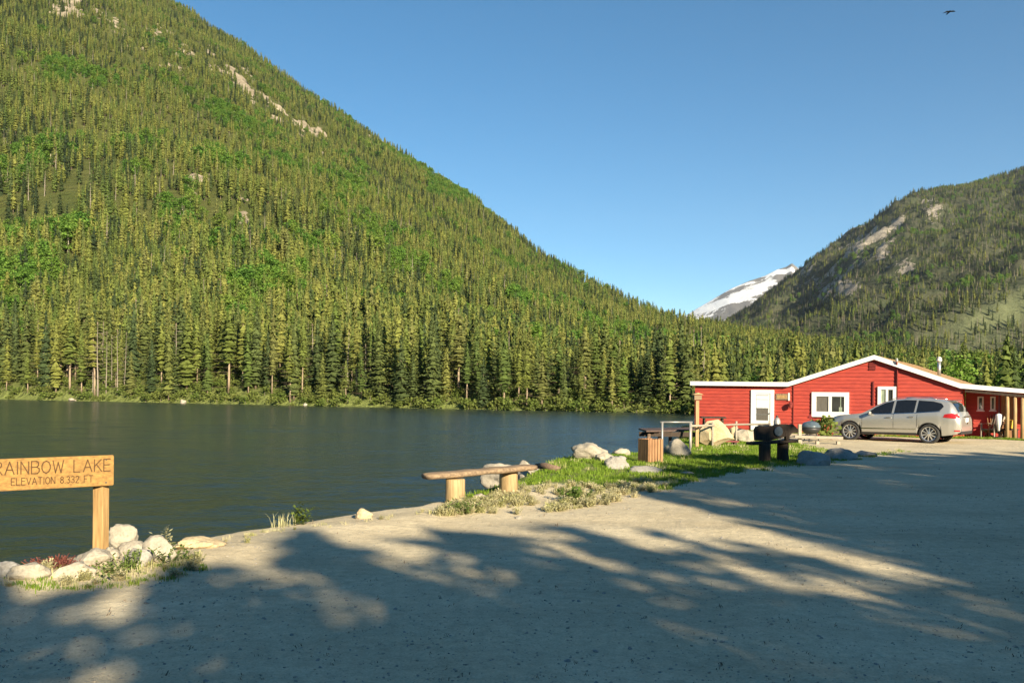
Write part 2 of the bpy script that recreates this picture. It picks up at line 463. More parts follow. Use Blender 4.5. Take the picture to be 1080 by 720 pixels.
def grass_amount(X, Y):
    sd = shore_sd(X, Y); e = side_of(X, Y, edge)
    g = sstep(-.3, .5, e) * sstep(-.6, .2, sd) * sstep(450, 505, 540 + 900 * X / Y) * (1 - .62 * sage_zone(X, Y))
    # the car stands on gravel: drive in front of the house
    drive = sstep(9.0, 10.5, X - .02 * Y) * sstep(24, 26, Y + .3 * (X - 10)) * (1 - sstep(39, 40, Y + .68 * (X - 9.4) - 3.0 + 0))
    g = g * (1 - .9 * drive)
    # weedy verge by the sign and along the bank
    verge = .46 * np.exp(-((sd - .35) / .3) ** 2) * (X < -3.4) * (X > -9) + .1 * np.exp(-((sd - .2) / .25) ** 2) * (Y < 14) * (X > -9)
    return np.clip(np.maximum(g, verge), 0, 1)
front = Y > 3
G = np.zeros_like(X); G[front] = grass_amount(X[front], Y[front])
G = np.where((np.hypot(X, Y) > 60) & (Y > 0), 1.0, G)
wet = 1 - sstep(-1.45, -1.1, Z)
V = np.stack([X, Y, Z], -1).reshape(-1, 3)
big_mesh('ground', V, grid_faces(len(rr), len(az), True), 'ground', {'grass': G, 'wet': wet})

# ---- lake: one sheet with real wind ripples, finer near the camera
azw = np.radians(np.concatenate([np.arange(-110, -38, 2.0), np.arange(-38, 24, .13), np.arange(24, 60, 2.0)]))
rw = np.exp(np.arange(math.log(5.0), math.log(420), .0062))
A, RW = np.meshgrid(azw, rw); X = RW * np.sin(A); Y = RW * np.cos(A)
gust = .75 + .9 * fbm(X / 30, Y / 14, 140, 3)
def rip(lx, ly, s, wl):
    vis = np.clip(wl / (RW * .0062) / 4 - .25, 0, 1)         # waves the sheet is too coarse for are left to the gloss
    return vis * fbm(X / lx + .25 * Y / ly, Y / ly, s, 2)
Z = WATER + gust * (.125 * rip(2.6, 1.5, 141, 1.5) + .075 * rip(.9, .55, 144, .55) + .022 * rip(.3, .2, 147, .2)) + .10 * fbm(X / 7, Y / 4.5, 150, 2) * gust
lake = big_mesh('lake_water', np.stack([X, Y, Z], -1).reshape(-1, 3), grid_faces(len(rw), len(azw)), 'water')

# ---- forested hillside across the lake: survey table per direction
def interp(xs, ys): return lambda x: np.interp(x, xs, ys)
SKY_L = interp([-500, -250, -100, 0, 100, 175, 250, 310, 370, 430, 500, 560, 620, 660, 710, 740, 800, 850, 950, 1000, 1080, 1300, 1600],
               [-330, -210, -130, -80, -36, 6, 54, 95, 131, 168, 217, 263, 298, 318, 337, 346, 357, 364, 377, 384, 386, 385, 380])
RID_L = interp([-500, 0, 175, 430, 560, 640, 740, 850, 1000, 1300], [1550, 1500, 1420, 1250, 1080, 900, 700, 600, 520, 480])
# far shore is a straight line through (-126,210) and (22,126)
def foot(k):
    # Y where X = kY meets the line Y = 139 - .567 X
    f = 139.0 / (1 + .567 * np.clip(k, -1.15, .3))
    return f
def hill_z(X, Y):
    Yc = np.maximum(Y, 1.0); k = X / Yc
    px = 540 + 900 * k
    e = (HZ - SKY_L(px) + 0) / 900.0 - k * SR
    Rg = RID_L(px); Ft = foot(k)
    zr = e * Rg + EYE
    t = (Yc - Ft) / (Rg - Ft)
    p = np.interp(px, [-200, 300, 700, 900], [1.12, 1.15, 1.6, 1.5])
    up = -1.9 + (zr + 1.9) * np.clip(t, 0, 1) ** p
    z = np.where(t < 0, -1.9 + t * 30, up)
    z = np.where(t > 1, zr - (t - 1) * (Rg - Ft) * .5, z)
    amp = np.clip((Yc - Ft) / 120, 0, 1) * np.clip((1.06 - t) * 3, .15, 1)
    z = z + amp * (22 * fbm(X / 210 + 40, Y / 210, 3, 4) * np.clip(zr / 300, .12, 1) + 4 * fbm(X / 45, Y / 45, 8, 3) * np.clip(zr / 200, .15, 1))
    z = z + 1.5 * sstep(0, 10, Yc - Ft) * (t < .5)      # a low bank at the water
    return z
def blobs(px, py, L):
    b = np.zeros_like(px)
    for x, y, sx, sy, *a in L:
        ang = math.radians(a[0]) if a else 0
        dx, dy = px - x, py - y
        u = dx * math.cos(ang) + dy * math.sin(ang); v = -dx * math.sin(ang) + dy * math.cos(ang)
        b = np.maximum(b, np.exp(-(u / sx) ** 2 - (v / sy) ** 2))
    return b
ROCK_L = [(75, 8, 26, 9, 20), (120, 25, 30, 9, 30), (165, 45, 22, 12, 35), (190, 60, 14, 8, 40), (245, 80, 26, 10, 40), (295, 132, 14, 7, 50), (300, 125, 40, 5, 42),
          (212, 195, 9, 9, 60), (235, 212, 8, 12, 60), (405, 148, 18, 5, 35), (385, 185, 18, 6, 20), (330, 140, 20, 6, 40), (255, 225, 7, 10), (60, 3, 14, 6)]
def rock_l(X, Y, Z):
    px, py = proj(X, Y, Z)
    b = blobs(px, py, ROCK_L)
    return np.clip(b * 1.0 + 2.2 * fbm(X / 15, Y / 15, 31, 3) * (b > .05) - .28, 0, 1)
azs = np.radians(np.arange(-50, 56, .15))
rs = np.concatenate([np.linspace(110, 260, 60), np.exp(np.linspace(math.log(264), math.log(1900), 260))])
A, YY = np.meshgrid(np.tan(azs), rs)
X = A * YY; Y = YY; Z = hill_z(X, Y)
rk = rock_l(X, Y, Z)
Ft = foot(X / Y)
md = (1 - sstep(2, 14, Y - Ft)) * .9
Zd = Z + rk * 5 * np.abs(fbm(X / 16, Y / 16, 77, 3)) * 2
big_mesh('hillside', np.stack([X, Y, Zd], -1).reshape(-1, 3), grid_faces(len(rs), len(azs)), 'hill', {'rock': rk, 'meadow': md})

# ---- the mountain across the valley, right
SKY_R = interp([690, 740, 770, 800, 838, 870, 900, 930, 960, 1000, 1040, 1080, 1200, 1400, 1700], [395, 352, 333, 314, 287, 264, 243, 225, 207, 193, 182, 171, 138, 100, 70])
def mount_z(X, Y):
    k = X / np.maximum(Y, 1); px = 540 + 900 * k
    e = (HZ - SKY_R(px)) / 900.0 - k * SR
    Rg = 2700.0 - 250 * sstep(800, 1100, px); Ft = 820.0
    zr = e * Rg + EYE
    t = (Y - Ft) / (Rg - Ft)
    z = np.where(t < 0, t * 60, zr * np.clip(t, 0, 1) ** 1.05)
    z = np.where(t > 1, zr - (t - 1) * 1500, z)
    amp = np.clip(t * 4, 0, 1) * np.clip((1.04 - t) * 4, .1, 1) * np.clip(zr / 350, .1, 1)
    gul = fbm((X - .35 * Y) / 330, (Y) / 900, 21, 4)
    return z + amp * (90 * gul + 45 * np.abs(fbm(X / 160, Y / 160, 23, 4)) + 26 * fbm(X / 45, Y / 45, 24, 3))
ROCK_R = [(905, 262, 14, 26, 35), (925, 245, 14, 10), (880, 290, 16, 7, 30), (865, 300, 12, 10), (985, 225, 12, 9), (1005, 232, 8, 6), (945, 235, 8, 6), (960, 285, 10, 8), (890, 305, 14, 8), (850, 285, 8, 12, 40), (930, 265, 10, 12)]
MEAD_R = [(1040, 340, 85, 24, -22), (1080, 326, 55, 26, -25), (930, 265, 30, 40, 35), (1050, 225, 30, 20), (985, 352, 25, 10, -20)]
def mount_masks(X, Y, Z):
    px, py = proj(X, Y, Z)
    b = blobs(px, py, ROCK_R)
    rk = np.clip(b * .95 + 1.0 * fbm(X / 70, Y / 70, 61, 4) * (b > .04) + .02, 0, 1)
    md = np.clip(blobs(px, py, MEAD_R[:2]) * 1.5 - .2 + .5 * fbm(X / 90, Y / 90, 62, 3), 0, 1)
    return rk, md
azs = np.tan(np.radians(np.arange(6, 56, .14)))
rs = np.linspace(700, 3000, 190)
A, YY = np.meshgrid(azs, rs); X = A * YY; Y = YY; Z = mount_z(X, Y)
rk, md = mount_masks(X, Y, Z)
big_mesh('mountain', np.stack([X, Y, Z + rk * 10 * np.abs(fbm(X / 30, Y / 30, 71, 3))], -1).reshape(-1, 3), grid_faces(len(rs), len(azs)), 'mountain', {'rock': rk, 'meadow': md})

# ---- added hill ring, unseen behind the viewer, blocks low sky light
azs = np.radians(np.arange(62, 291, 2.0)); rs = np.linspace(170, 1500, 60)
A, RB = np.meshgrid(azs, rs); X = RB * np.sin(A); Y = RB * np.cos(A)
ed = np.clip((np.degrees(A) - 62) / 25, 0, 1) * np.clip((290 - np.degrees(A)) / 25, 0, 1)
Z = -1 + ed * (.30 * np.clip(RB - 170, 0, 1e9) * (1 - .22 * RB / 1500)) + 16 * fbm(X / 150, Y / 150, 301, 4) * np.clip((RB - 170) / 200, 0, 1)
big_mesh('sky_block_hill', np.stack([X, Y, Z], -1).reshape(-1, 3), grid_faces(len(rs), len(azs)), 'hill', {'rock': 0 * X, 'meadow': 0 * X})

# ---- snow peak far up the valley
SKY_S = interp([690, 735, 750, 770, 790, 805, 818, 828, 834, 842, 860, 900, 960], [350, 321, 312, 300, 291, 286, 279, 276, 272, 278, 290, 316, 350])
azs = np.linspace((680 - 540) / 900, (960 - 540) / 900, 220); rs = np.linspace(5200, 7800, 110)
A, YY = np.meshgrid(azs, rs); X = A * YY; Y = YY
px = 540 + 900 * A
e = (HZ - SKY_S(px)) / 900 - A * SR
t = (YY - 5200) / 1800
zr = e * 7000
Z = np.where(t < 1, zr * np.clip(t, 0, 1) ** .8, zr - (t - 1) * 1400)
Z = Z + 130 * np.clip(1.03 - t, 0, 1) * fbm((X + Y * .2) / 260, Y / 600, 81, 5)
ppx, ppy = proj(X, Y, Z)
snow = np.clip(.46 + 1.6 * fbm((X + .9 * Y) / 150, (Y - X) / 420, 83, 4) + .5 * blobs(ppx, ppy, [(800, 302, 42, 7, -27), (755, 321, 14, 5, -25)]) - .55 * blobs(ppx, ppy, [(812, 311, 34, 9, -28), (780, 322, 20, 8, -20)]), 0, 1)
big_mesh('snow_mountain', np.stack([X, Y, Z], -1).reshape(-1, 3), grid_faces(len(rs), len(azs)), 'snow', {'snow': snow})

# ================================================================== trees
def conifer_geo(seed, h, wid, whorls, per, sprays, bare, irr=.3, power=.8, droop=.25, size=1.0, core=.0):
    """crown as many flat needle sprays set along whorled limbs; returns verts, faces"""
    r = random.Random(seed); vs_, fs = [], []
    for i in range(whorls):
        t = bare + (1 - bare) * (i + r.random() * .8) / whorls
        z = t * h
        base = wid * ((1 - t) / (1 - bare)) ** power * min(1.0, .55 + (t - bare) * 4) + .04 * wid
        nb = max(3, int(per * (.5 + .6 * (1 - t))))
        a0 = r.random() * 6.28
        if core:       # ragged inner skirt of boughs round the stem
            n_ = 9; q = len(vs_); gap_ = h * (1 - bare) / whorls
            vs_.append(Vector((0, 0, min(h * .97, z + gap_ * 1.15))))
            for b in range(n_):
                a = a0 + 6.283 * b / n_ + r.uniform(-.2, .2); L = base * core * r.uniform(.55, 1.25)
                vs_.append(Vector((math.cos(a) * L, math.sin(a) * L, z - gap_ * r.uniform(.1, .9) - L * droop * .6)))
            for b in range(n_):
                if r.random() < .88: fs.append((q, q + 1 + b, q + 1 + (b + 1) % n_))
        for b in range(nb):
            if r.random() < irr * .5: continue
            a = a0 + 6.283 * b / nb + r.uniform(-.4, .4)
            L = base * r.uniform(1 - irr, 1 + irr * .55)
            dr = droop * r.uniform(.4, 1.5)
            for s in range(sprays):
                f = (s + r.uniform(.35, 1.0)) / sprays
                jj = .12 * L; cx, cy = math.cos(a) * L * f + r.uniform(-jj, jj), math.sin(a) * L * f + r.uniform(-jj, jj)
                cz = z - dr * L * f + .10 * L * f * f + r.uniform(-.5, .5) * h * (1 - bare) / whorls * .55
                ln = max(.20 * wid, .55 * L / min(sprays, 4) * 1.5) * r.uniform(.7, 1.3) * size
                wd = ln * r.uniform(.35, .7)
                d = Vector((math.cos(a + r.uniform(-.9, .9)), math.sin(a + r.uniform(-.9, .9)), r.uniform(-1.1, .25))).normalized()
                u = d.cross(Vector((r.uniform(-1, 1), r.uniform(-1, 1), r.uniform(-.3, 1)))).normalized()
                c = Vector((cx, cy, cz)); q = len(vs_)
                vs_ += [c - d * ln * .5 - u * wd * .2, c + u * wd * .5 - d * ln * .1, c + d * ln * .55, c - u * wd * .5]
                fs.append((q, q + 1, q + 2, q + 3))
    # leader
    for k in range(4):
        q = len(vs_); a = r.random() * 6.28; c = Vector((0, 0, h * (.955 + .012 * k)))
        u = Vector((math.cos(a), math.sin(a), 0)) * wid * .10
        vs_ += [c - u, c + Vector((0, 0, -h * .02)), c + u, c + Vector((0, 0, h * .03))]; fs.append((q, q + 1, q + 2, q + 3))
    return vs_, fs
def trunk_geo(h, r0, seed=0, limbs=0, lo=.1, hi=.6, n=6, limb_len=.08):
    r = random.Random(seed); mb = MB()
    k = 7; pts = [(r.uniform(-.004, .004) * h * (i > 0), r.uniform(-.004, .004) * h * (i > 0), h * (i / (k - 1)) * .98) for i in range(k)]
    pts[0] = (0, 0, -.6)
    mb.tube(pts, [r0 * (1 - .93 * i / (k - 1)) for i in range(k)], n)
    for i in range(limbs):
        z = h * r.uniform(lo, hi); a = r.random() * 6.28; L = h * limb_len * r.uniform(.5, 1.3)
        mb.tube([(0, 0, z), (math.cos(a) * L * .6, math.sin(a) * L * .6, z - L * .1), (math.cos(a) * L, math.sin(a) * L, z + L * r.uniform(-.2, .3))], [r0 * .22, r0 * .15, r0 * .05], 4)
    vs_ = [v.co.copy() for v in mb.bm.verts]; mb.bm.verts.index_update()
    fs = [tuple(v.index for v in f.verts) for f in mb.bm.faces]
    mb.bm.free(); return vs_, fs
def broad_geo(seed, h, wid, clumps, leaves, bare=.25, leaf=.16):
    """aspen / willow crown: leaf clumps in an uneven egg"""
    r = random.Random(seed); vs_, fs = [], []
    for c in range(clumps):
        t = r.random() ** .8; z = h * (bare + (1 - bare) * t)
        rad = wid * math.sin(math.pi * min(.97, .12 + .82 * t)) ** .7 * r.uniform(.25, 1.0)
        a = r.random() * 6.283; cc = Vector((math.cos(a) * rad, math.sin(a) * rad, z)); cr = wid * r.uniform(.25, .45)
        for l in range(leaves):
            p = cc + Vector((r.gauss(0, .5), r.gauss(0, .5), r.gauss(0, .45))) * cr
            d = Vector((r.uniform(-1, 1), r.uniform(-1, 1), r.uniform(-.7, .7))).normalized(); u = d.orthogonal().normalized()
            u = Matrix.Rotation(r.random() * 6.28, 3, d) @ u; ln = leaf * wid * r.uniform(.7, 1.5); q = len(vs_)
            vs_ += [p - d * ln, p + u * ln * .7, p + d * ln, p - u * ln * .7]; fs.append((q, q + 1, q + 2, q + 3))
    return vs_, fs
def merge(*parts):
    vs_, fs, mi = [], [], []
    for k, (v, f) in enumerate(parts):
        o = len(vs_); vs_ += v; fs += [tuple(i + o for i in q) for q in f]; mi += [k] * len(f)
    return vs_, fs, mi

# ---- prototypes for the far woods, seen only as instances
LIB = bpy.data.collections.new('far_tree_kinds')
def proto(name, crown, trunk, mats):
    v, f, mi = merge(crown, trunk)
    o = mesh_obj(name, v, f, mats, matidx=mi, link=False); LIB.objects.link(o); return o
NP = 8
for i in range(NP):      # 0..7 pines and spruces, height 1 unit = scaled per tree (built 14 m tall)
    kind = 'pine' if i < 5 else ('spruce' if i < 6 else 'darkspruce')
    proto('a_conifer_%d' % i, conifer_geo(100 + i, 14, [2.1, 1.8, 2.4, 2.0, 1.7, 1.9, 2.2, 1.6][i], 15, 7, 6, [.10, .18, .12, .22, .15, .05, .08, .05][i], .6, .62, .3, .95, .52),
          trunk_geo(13.2, .08, i, 0), [kind, 'bark'])
for i in range(3):       # 8..10 aspens
    proto('b_aspen_%d' % i, broad_geo(200 + i, 11, 2.5, 46, 30, .15, .095), trunk_geo(9, .14, i), ['aspen', 'paleBark'])
for i in range(2):       # 11..12 dead trees
    proto('c_dead_%d' % i, conifer_geo(300 + i, 13, 1.1, 12, 5, 1, .2, .6, .6, .3, .7), trunk_geo(13, .16, i, 6), ['deadtwig', 'greybark'])
for i in range(2):       # 13..14 shoreline bushes
    proto('d_bush_%d' % i, broad_geo(400 + i, 2.0, 1.5, 14, 9, .05, .15), trunk_geo(1.2, .05, i), ['bush', 'greybark'])

def gn_scatter(name, pts, scl, rot, idx, coll=LIB):
    me = bpy.data.meshes.new(name); n = len(pts)
    me.vertices.add(n); me.vertices.foreach_set('co', np.asarray(pts, np.float32).ravel())
    a = me.attributes.new('scl', 'FLOAT_VECTOR', 'POINT'); a.data.foreach_set('vector', np.asarray(scl, np.float32).ravel())
    a = me.attributes.new('rot', 'FLOAT_VECTOR', 'POINT'); a.data.foreach_set('vector', np.asarray(rot, np.float32).ravel())
    a = me.attributes.new('idx', 'INT', 'POINT'); a.data.foreach_set('value', np.asarray(idx, np.int32))
    o = bpy.data.objects.new(name, me); COL.objects.link(o)
    g = bpy.data.node_groups.new(name, 'GeometryNodeTree')
    g.interface.new_socket('Geometry', in_out='INPUT', socket_type='NodeSocketGeometry')
    g.interface.new_socket('Geometry', in_out='OUTPUT', socket_type='NodeSocketGeometry')
    N = g.nodes.new
    gi = N('NodeGroupInput'); go = N('NodeGroupOutput'); ci = N('GeometryNodeCollectionInfo'); ip = N('GeometryNodeInstanceOnPoints')
    ci.inputs['Collection'].default_value = coll; ci.inputs['Separate Children'].default_value = True; ci.inputs['Reset Children'].default_value = True
    def at(nm_, ty):
        q = N('GeometryNodeInputNamedAttribute'); q.data_type = ty; q.inputs['Name'].default_value = nm_
        return [s for s in q.outputs if s.enabled and s.name == 'Attribute'][0]
    L = g.links.new
    L(gi.outputs[0], ip.inputs['Points']); L(ci.outputs[0], ip.inputs['Instance']); ip.inputs['Pick Instance'].default_value = True
    L(at('idx', 'INT'), ip.inputs['Instance Index']); L(at('scl', 'FLOAT_VECTOR'), ip.inputs['Scale'])
    er = N('FunctionNodeEulerToRotation'); L(at('rot', 'FLOAT_VECTOR'), er.inputs[0]); L(er.outputs[0], ip.inputs['Rotation'])
    L(ip.outputs[0], go.inputs[0])
    md_ = o.modifiers.new('scatter', 'NODES'); md_.node_group = g
    return o
ASP = [(18, 248, 22, 14), (70, 245, 26, 10), (40, 290, 20, 20), (230, 165, 24, 10, 20), (205, 205, 16, 14), (190, 225, 18, 18), (265, 300, 30, 14), (300, 310, 34, 12), (250, 330, 16, 12),
       (290, 285, 18, 20), (430, 275, 22, 8), (330, 255, 20, 8), (390, 320, 24, 8), (370, 195, 14, 20), (150, 150, 18, 8), (145, 175, 16, 7), (480, 300, 20, 7), (560, 320, 26, 6),
       (640, 350, 26, 8), (690, 357, 34, 8, 10), (750, 372, 40, 8, 12), (1000, 392, 40, 12), (1060, 385, 40, 10), (810, 385, 30, 6), (375, 118, 10, 8), (5, 300, 14, 22)]
def scatter_area(n, kmin, kmax, ymin, ymax):
    k = rng.uniform(kmin, kmax, n); y = np.sqrt(rng.uniform(ymin ** 2, ymax ** 2, n)); return k * y, y
def forest(name, label, X, Y, Z, asp, rock, tall, dead=.03, spr=.2):
    n = len(X)
    keep = (rng.random(n) > rock * 1.15) & (rng.random(n) < 1.0 + 1.1 * fbm(X / 38, Y / 38, 191, 3))
    spr = spr + .7 * fbm(X / 70, Y / 70, 193, 3)
    if np.ndim(spr): spr = spr[keep]
    X, Y, Z, asp, tall = X[keep], Y[keep], Z[keep], asp[keep], tall[keep]; n = len(X)
    u = rng.random(n)
    idx = rng.integers(0, 5, n)
    idx = np.where(u < spr, rng.integers(5, 8, n), idx)
    isa = rng.random(n) < asp
    idx = np.where(isa, rng.integers(8, 11, n), idx)
    idx = np.where((rng.random(n) < dead) & ~isa, rng.integers(11, 13, n), idx)
    s = tall * rng.uniform(.55, 1.25, n) * (1 + .45 * fbm(X / 33, Y / 33, 195, 2)) / 14.0
    s = np.where(isa, s * 1.0, s)
    wx = s * rng.uniform(1.15, 2.0, n)
    rot = np.stack([rng.normal(0, .025, n), rng.normal(0, .025, n), rng.uniform(0, 6.283, n)], -1)
    o = gn_scatter(name, np.stack([X, Y, Z - .3], -1), np.stack([wx, wx, s], -1), rot, idx)
    tag(o, label, 'forest', kind='stuff'); return o
# hillside across the lake
X, Y = scatter_area(78000, -.80, .52, 150, 1480)
k = X / Y; Ft = foot(k); px0 = 540 + 900 * k
ok = (Y > Ft + 24) & (Y < RID_L(px0) * 1.01) & (px0 < 770)
X, Y = X[ok], Y[ok]; Z = hill_z(X, Y)
px, py = proj(X, Y, Z + 5)
near = rng.random(len(X)) < np.where(Y < 420, .7, .95)
X, Y, Z, px, py = [a[near] for a in (X, Y, Z, px, py)]
asp = np.clip(blobs(px, py, ASP) * 1.7 - .1 + 1.0 * fbm(X / 60, Y / 60, 91, 3), 0, 1) * .7
asp = np.maximum(asp, np.clip(2.4 * fbm(X / 85, Y / 85, 92, 3) - .30, 0, .9) * (py > 60))
rk = rock_l(X, Y, Z)
forest('hillside_forest', 'olive green conifer forest with bright aspen patches covering the steep hillside', X, Y, Z, asp, rk, 10.8 * np.ones(len(X)) * (1 + .35 * fbm(X / 80, Y / 80, 93, 2)), .05, .22)
# dense extra band low on the slope
X, Y = scatter_area(7000, -.72, .30, 140, 330)
Ft = foot(X / Y); ok = (Y > Ft + 20) & (540 + 900 * X / Y < 770); X, Y = X[ok], Y[ok]; Z = hill_z(X, Y); px, py = proj(X, Y, Z + 5)
asp = np.clip(blobs(px, py, ASP) * 1.3 - .2 + .4 * fbm(X / 40, Y / 40, 95, 3), 0, 1)
forest('lower_slope_forest', 'dense olive pine wood on the lower slope just behind the shoreline trees', X, Y, Z, asp, 0 * X, np.where(540 + 900 * X / Y > 560, 8.5, 10.5), .04, .2)
# valley floor behind the cabin
X, Y = scatter_area(42000, .20, 1.2, 95, 700)
px0 = 540 + 900 * X / Y
ok = (Y < RID_L(px0) * 1.02) & (Y > np.where(px0 < 770, 150, 95)) & (px0 > 740); X, Y = X[ok], Y[ok]; Z = np.maximum(hill_z(X, Y), ground_z(X, Y) * (Y < 150) + -9 * (Y >= 150)); px, py = proj(X, Y, Z + 5)
asp = np.clip(blobs(px, py, ASP) * 1.1 - .2 + .4 * fbm(X / 50, Y / 50, 96, 3), 0, 1) * np.where(Y < 200, .35, .8)
forest('valley_forest', 'pine and aspen wood on the valley floor behind the red cabin', X, Y, Z, asp, 0 * X, np.where(Y < 220, 6.5, 10.5) * np.ones(len(X)), .03, .3)
# mountain right
X, Y = scatter_area(110000, .17, 1.25, 900, 2750)
Z = mount_z(X, Y); rk, md = mount_masks(X, Y, Z); px, py = proj(X, Y, Z)
dn = np.clip(.85 + .9 * fbm(X / 170, Y / 170, 97, 3) - .9 * md - .5 * blobs(px, py, MEAD_R[2:]), 0.03, 1)
ok = (rng.random(len(X)) < dn) & (px < 1640); X, Y, Z, rk = X[ok], Y[ok], Z[ok], rk[ok]
o = forest('mountain_forest', 'dark sparse conifer forest on the grey mountain beyond the valley', X, Y, Z, np.clip(.9 * fbm(X / 130, Y / 130, 98, 3) - .1, 0, .5), np.clip(rk * .8, 0, 1), 12.0 * np.ones(len(X)), .3, .7)
# bushes on the far bank
s_ = rng.uniform(-150, 40, 1300); X = s_; Y = 139 - .567 * X + rng.uniform(.8, 17, 1300) 
Z = hill_z(X, Y); n = 1300
o = gn_scatter('shore_bushes', np.stack([X, Y, Z - .1], -1), np.repeat(rng.uniform(.25, 1.0, n)[:, None], 3, 1), np.stack([0 * X, 0 * X, rng.uniform(0, 6.28, n)], -1), rng.integers(13, 15, n))
tag(o, 'low pale green brush and grass along the far waterline', 'bushes', kind='stuff')

# ---- shoreline trees: every one a thing
def make_tree(name, label, cat, group, crown, trunk, cm, tm):
    root = thing(name, label, cat, (0, 0, 0), group)
    mesh_obj('trunk', trunk[0], trunk[1], [tm], root, True)
    mesh_obj('crown', crown[0], crown[1], [cm], root)
    return root
def copy_tree(o, label=None):
    c = o.copy(); COL.objects.link(c)
    if label: c['label'] = label
    for ch in list(o.children):
        d = ch.copy(); COL.objects.link(d); d.parent = c
    return c
SHT = 'trees along the far shore'
kinds = []
for i in range(6):
    kinds.append(('pine', make_tree('pine_tree', 'tall narrow olive pine with bare lower trunk at the far waterline', 'tree', SHT,
        conifer_geo(500 + i, 16, [1.5, 1.3, 1.7, 1.4, 1.6, 1.25][i], 22, 8, 9, [.22, .34, .16, .28, .12, .38][i], .62, .6, .26, .8, .5), trunk_geo(15.4, .11, 500 + i, 14, .08, .5), 'pine', 'tanbark')))
for i in range(5):
    kinds.append(('spruce', make_tree('spruce_tree', 'dark full spruce branched to the ground on the far shore', 'tree', SHT,
        conifer_geo(600 + i, 16, [2.2, 1.9, 2.4, 1.8, 2.0][i], 26, 10, 8, [.04, .06, .03, .08, .1][i], .5, .85, .34, .8, .58), trunk_geo(15.4, .15, 600 + i), 'spruce', 'bark')))
for i in range(3):
    kinds.append(('dead', make_tree('dead_tree', 'grey dead pine with bare twigs among the far shore trees', 'tree', SHT,
        conifer_geo(700 + i, 15, 1.0, 16, 5, 2, .25, .6, .5, .3, .4), trunk_geo(15, .16, 700 + i, 26, .12, .95, 6, .07), 'deadtwig', 'greybark')))
used = set()
def place_tree(kind, x, y, z, h, wide=1.0, label=None):
    opts = [(i, k) for i, (n_, k) in enumerate(kinds) if n_ == kind]
    i, k = rnd.choice(opts)
    free = [j for j, _ in opts if j not in used]
    if free: i = free[0]; k = kinds[i][1]; used.add(i); o = k; 
    else: o = copy_tree(k)
    base = 15.0 if kind == 'dead' else 16.0
    s = h / base
    o.location = (x, y, z); o.rotation_euler = (rnd.gauss(0, .015), rnd.gauss(0, .015), rnd.random() * 6.28); o.scale = (s * wide, s * wide, s)
    if label: o['label'] = label
    elif o is not k: o['label'] = k['label']
    return o
def shore_pt(xpix, back):
    k = (xpix - 540) / 900; y = float(foot(np.array(k))) + back; x = k * y
    return x, y, float(hill_z(np.array([x]), np.array([y]))[0])
special = [(103, 3, 'dead', 17.5, 1.2, 'tallest grey dead pine, bare twin stem at the water edge'), (124, 4, 'dead', 15, .9, 'thin grey dead pine just beside the tallest bare stem'),
           (112, 5, 'dead', 14, .9, 'grey dead pine standing between two other bare stems'), (178, 2.5, 'spruce', 18.5, .9, 'large spruce leaning over a white stone at the waterline'),
           (98, 5, 'dead', 13, .8, 'short grey dead pine left of the tallest bare stem'), (131, 5.5, 'dead', 13.5, .8, 'grey dead pine at the right end of the bare cluster'), (108, 7, 'dead', 15.5, 1.0, 'grey dead pine set back behind the bare cluster'), (118, 7.5, 'dead', 12, .9, 'low grey dead pine set back in the bare cluster'),
           (310, 4, 'spruce', 17, 1.25, 'broad pale spruce standing alone near the low bank')]
for xp, b, kd, h, wd, lb in special:
    x, y, z = shore_pt(xp, b); place_tree(kd, x, y, z, h, wd, lb)
cnt = 0
for row, (b0, b1, step) in enumerate(((3, 6, 17), (7, 11, 15), (12, 17, 14), (17, 24, 14))):
    xp = -45 + rnd.random() * 5
    while xp < 735:
        back = rnd.uniform(b0, b1)
        x, y, z = shore_pt(xp, back)
        hs = 15.8 if xp < 330 else (13.5 if xp < 520 else 11.0)
        u = rnd.random()
        kd = 'dead' if u < .04 else ('spruce' if u < (.45 if row else .35) else 'pine')
        place_tree(kd, x, y, z - .2, hs * rnd.uniform(.6, 1.25), (rnd.uniform(1.4, 2.7) if kd == 'pine' else rnd.uniform(1.2, 1.9)) * (1.0 if xp < 520 else 1.15)); cnt += 1
        xp += step * rnd.uniform(.55, 1.5) * (170 / y) ** .4
print('shore trees', cnt + 5)

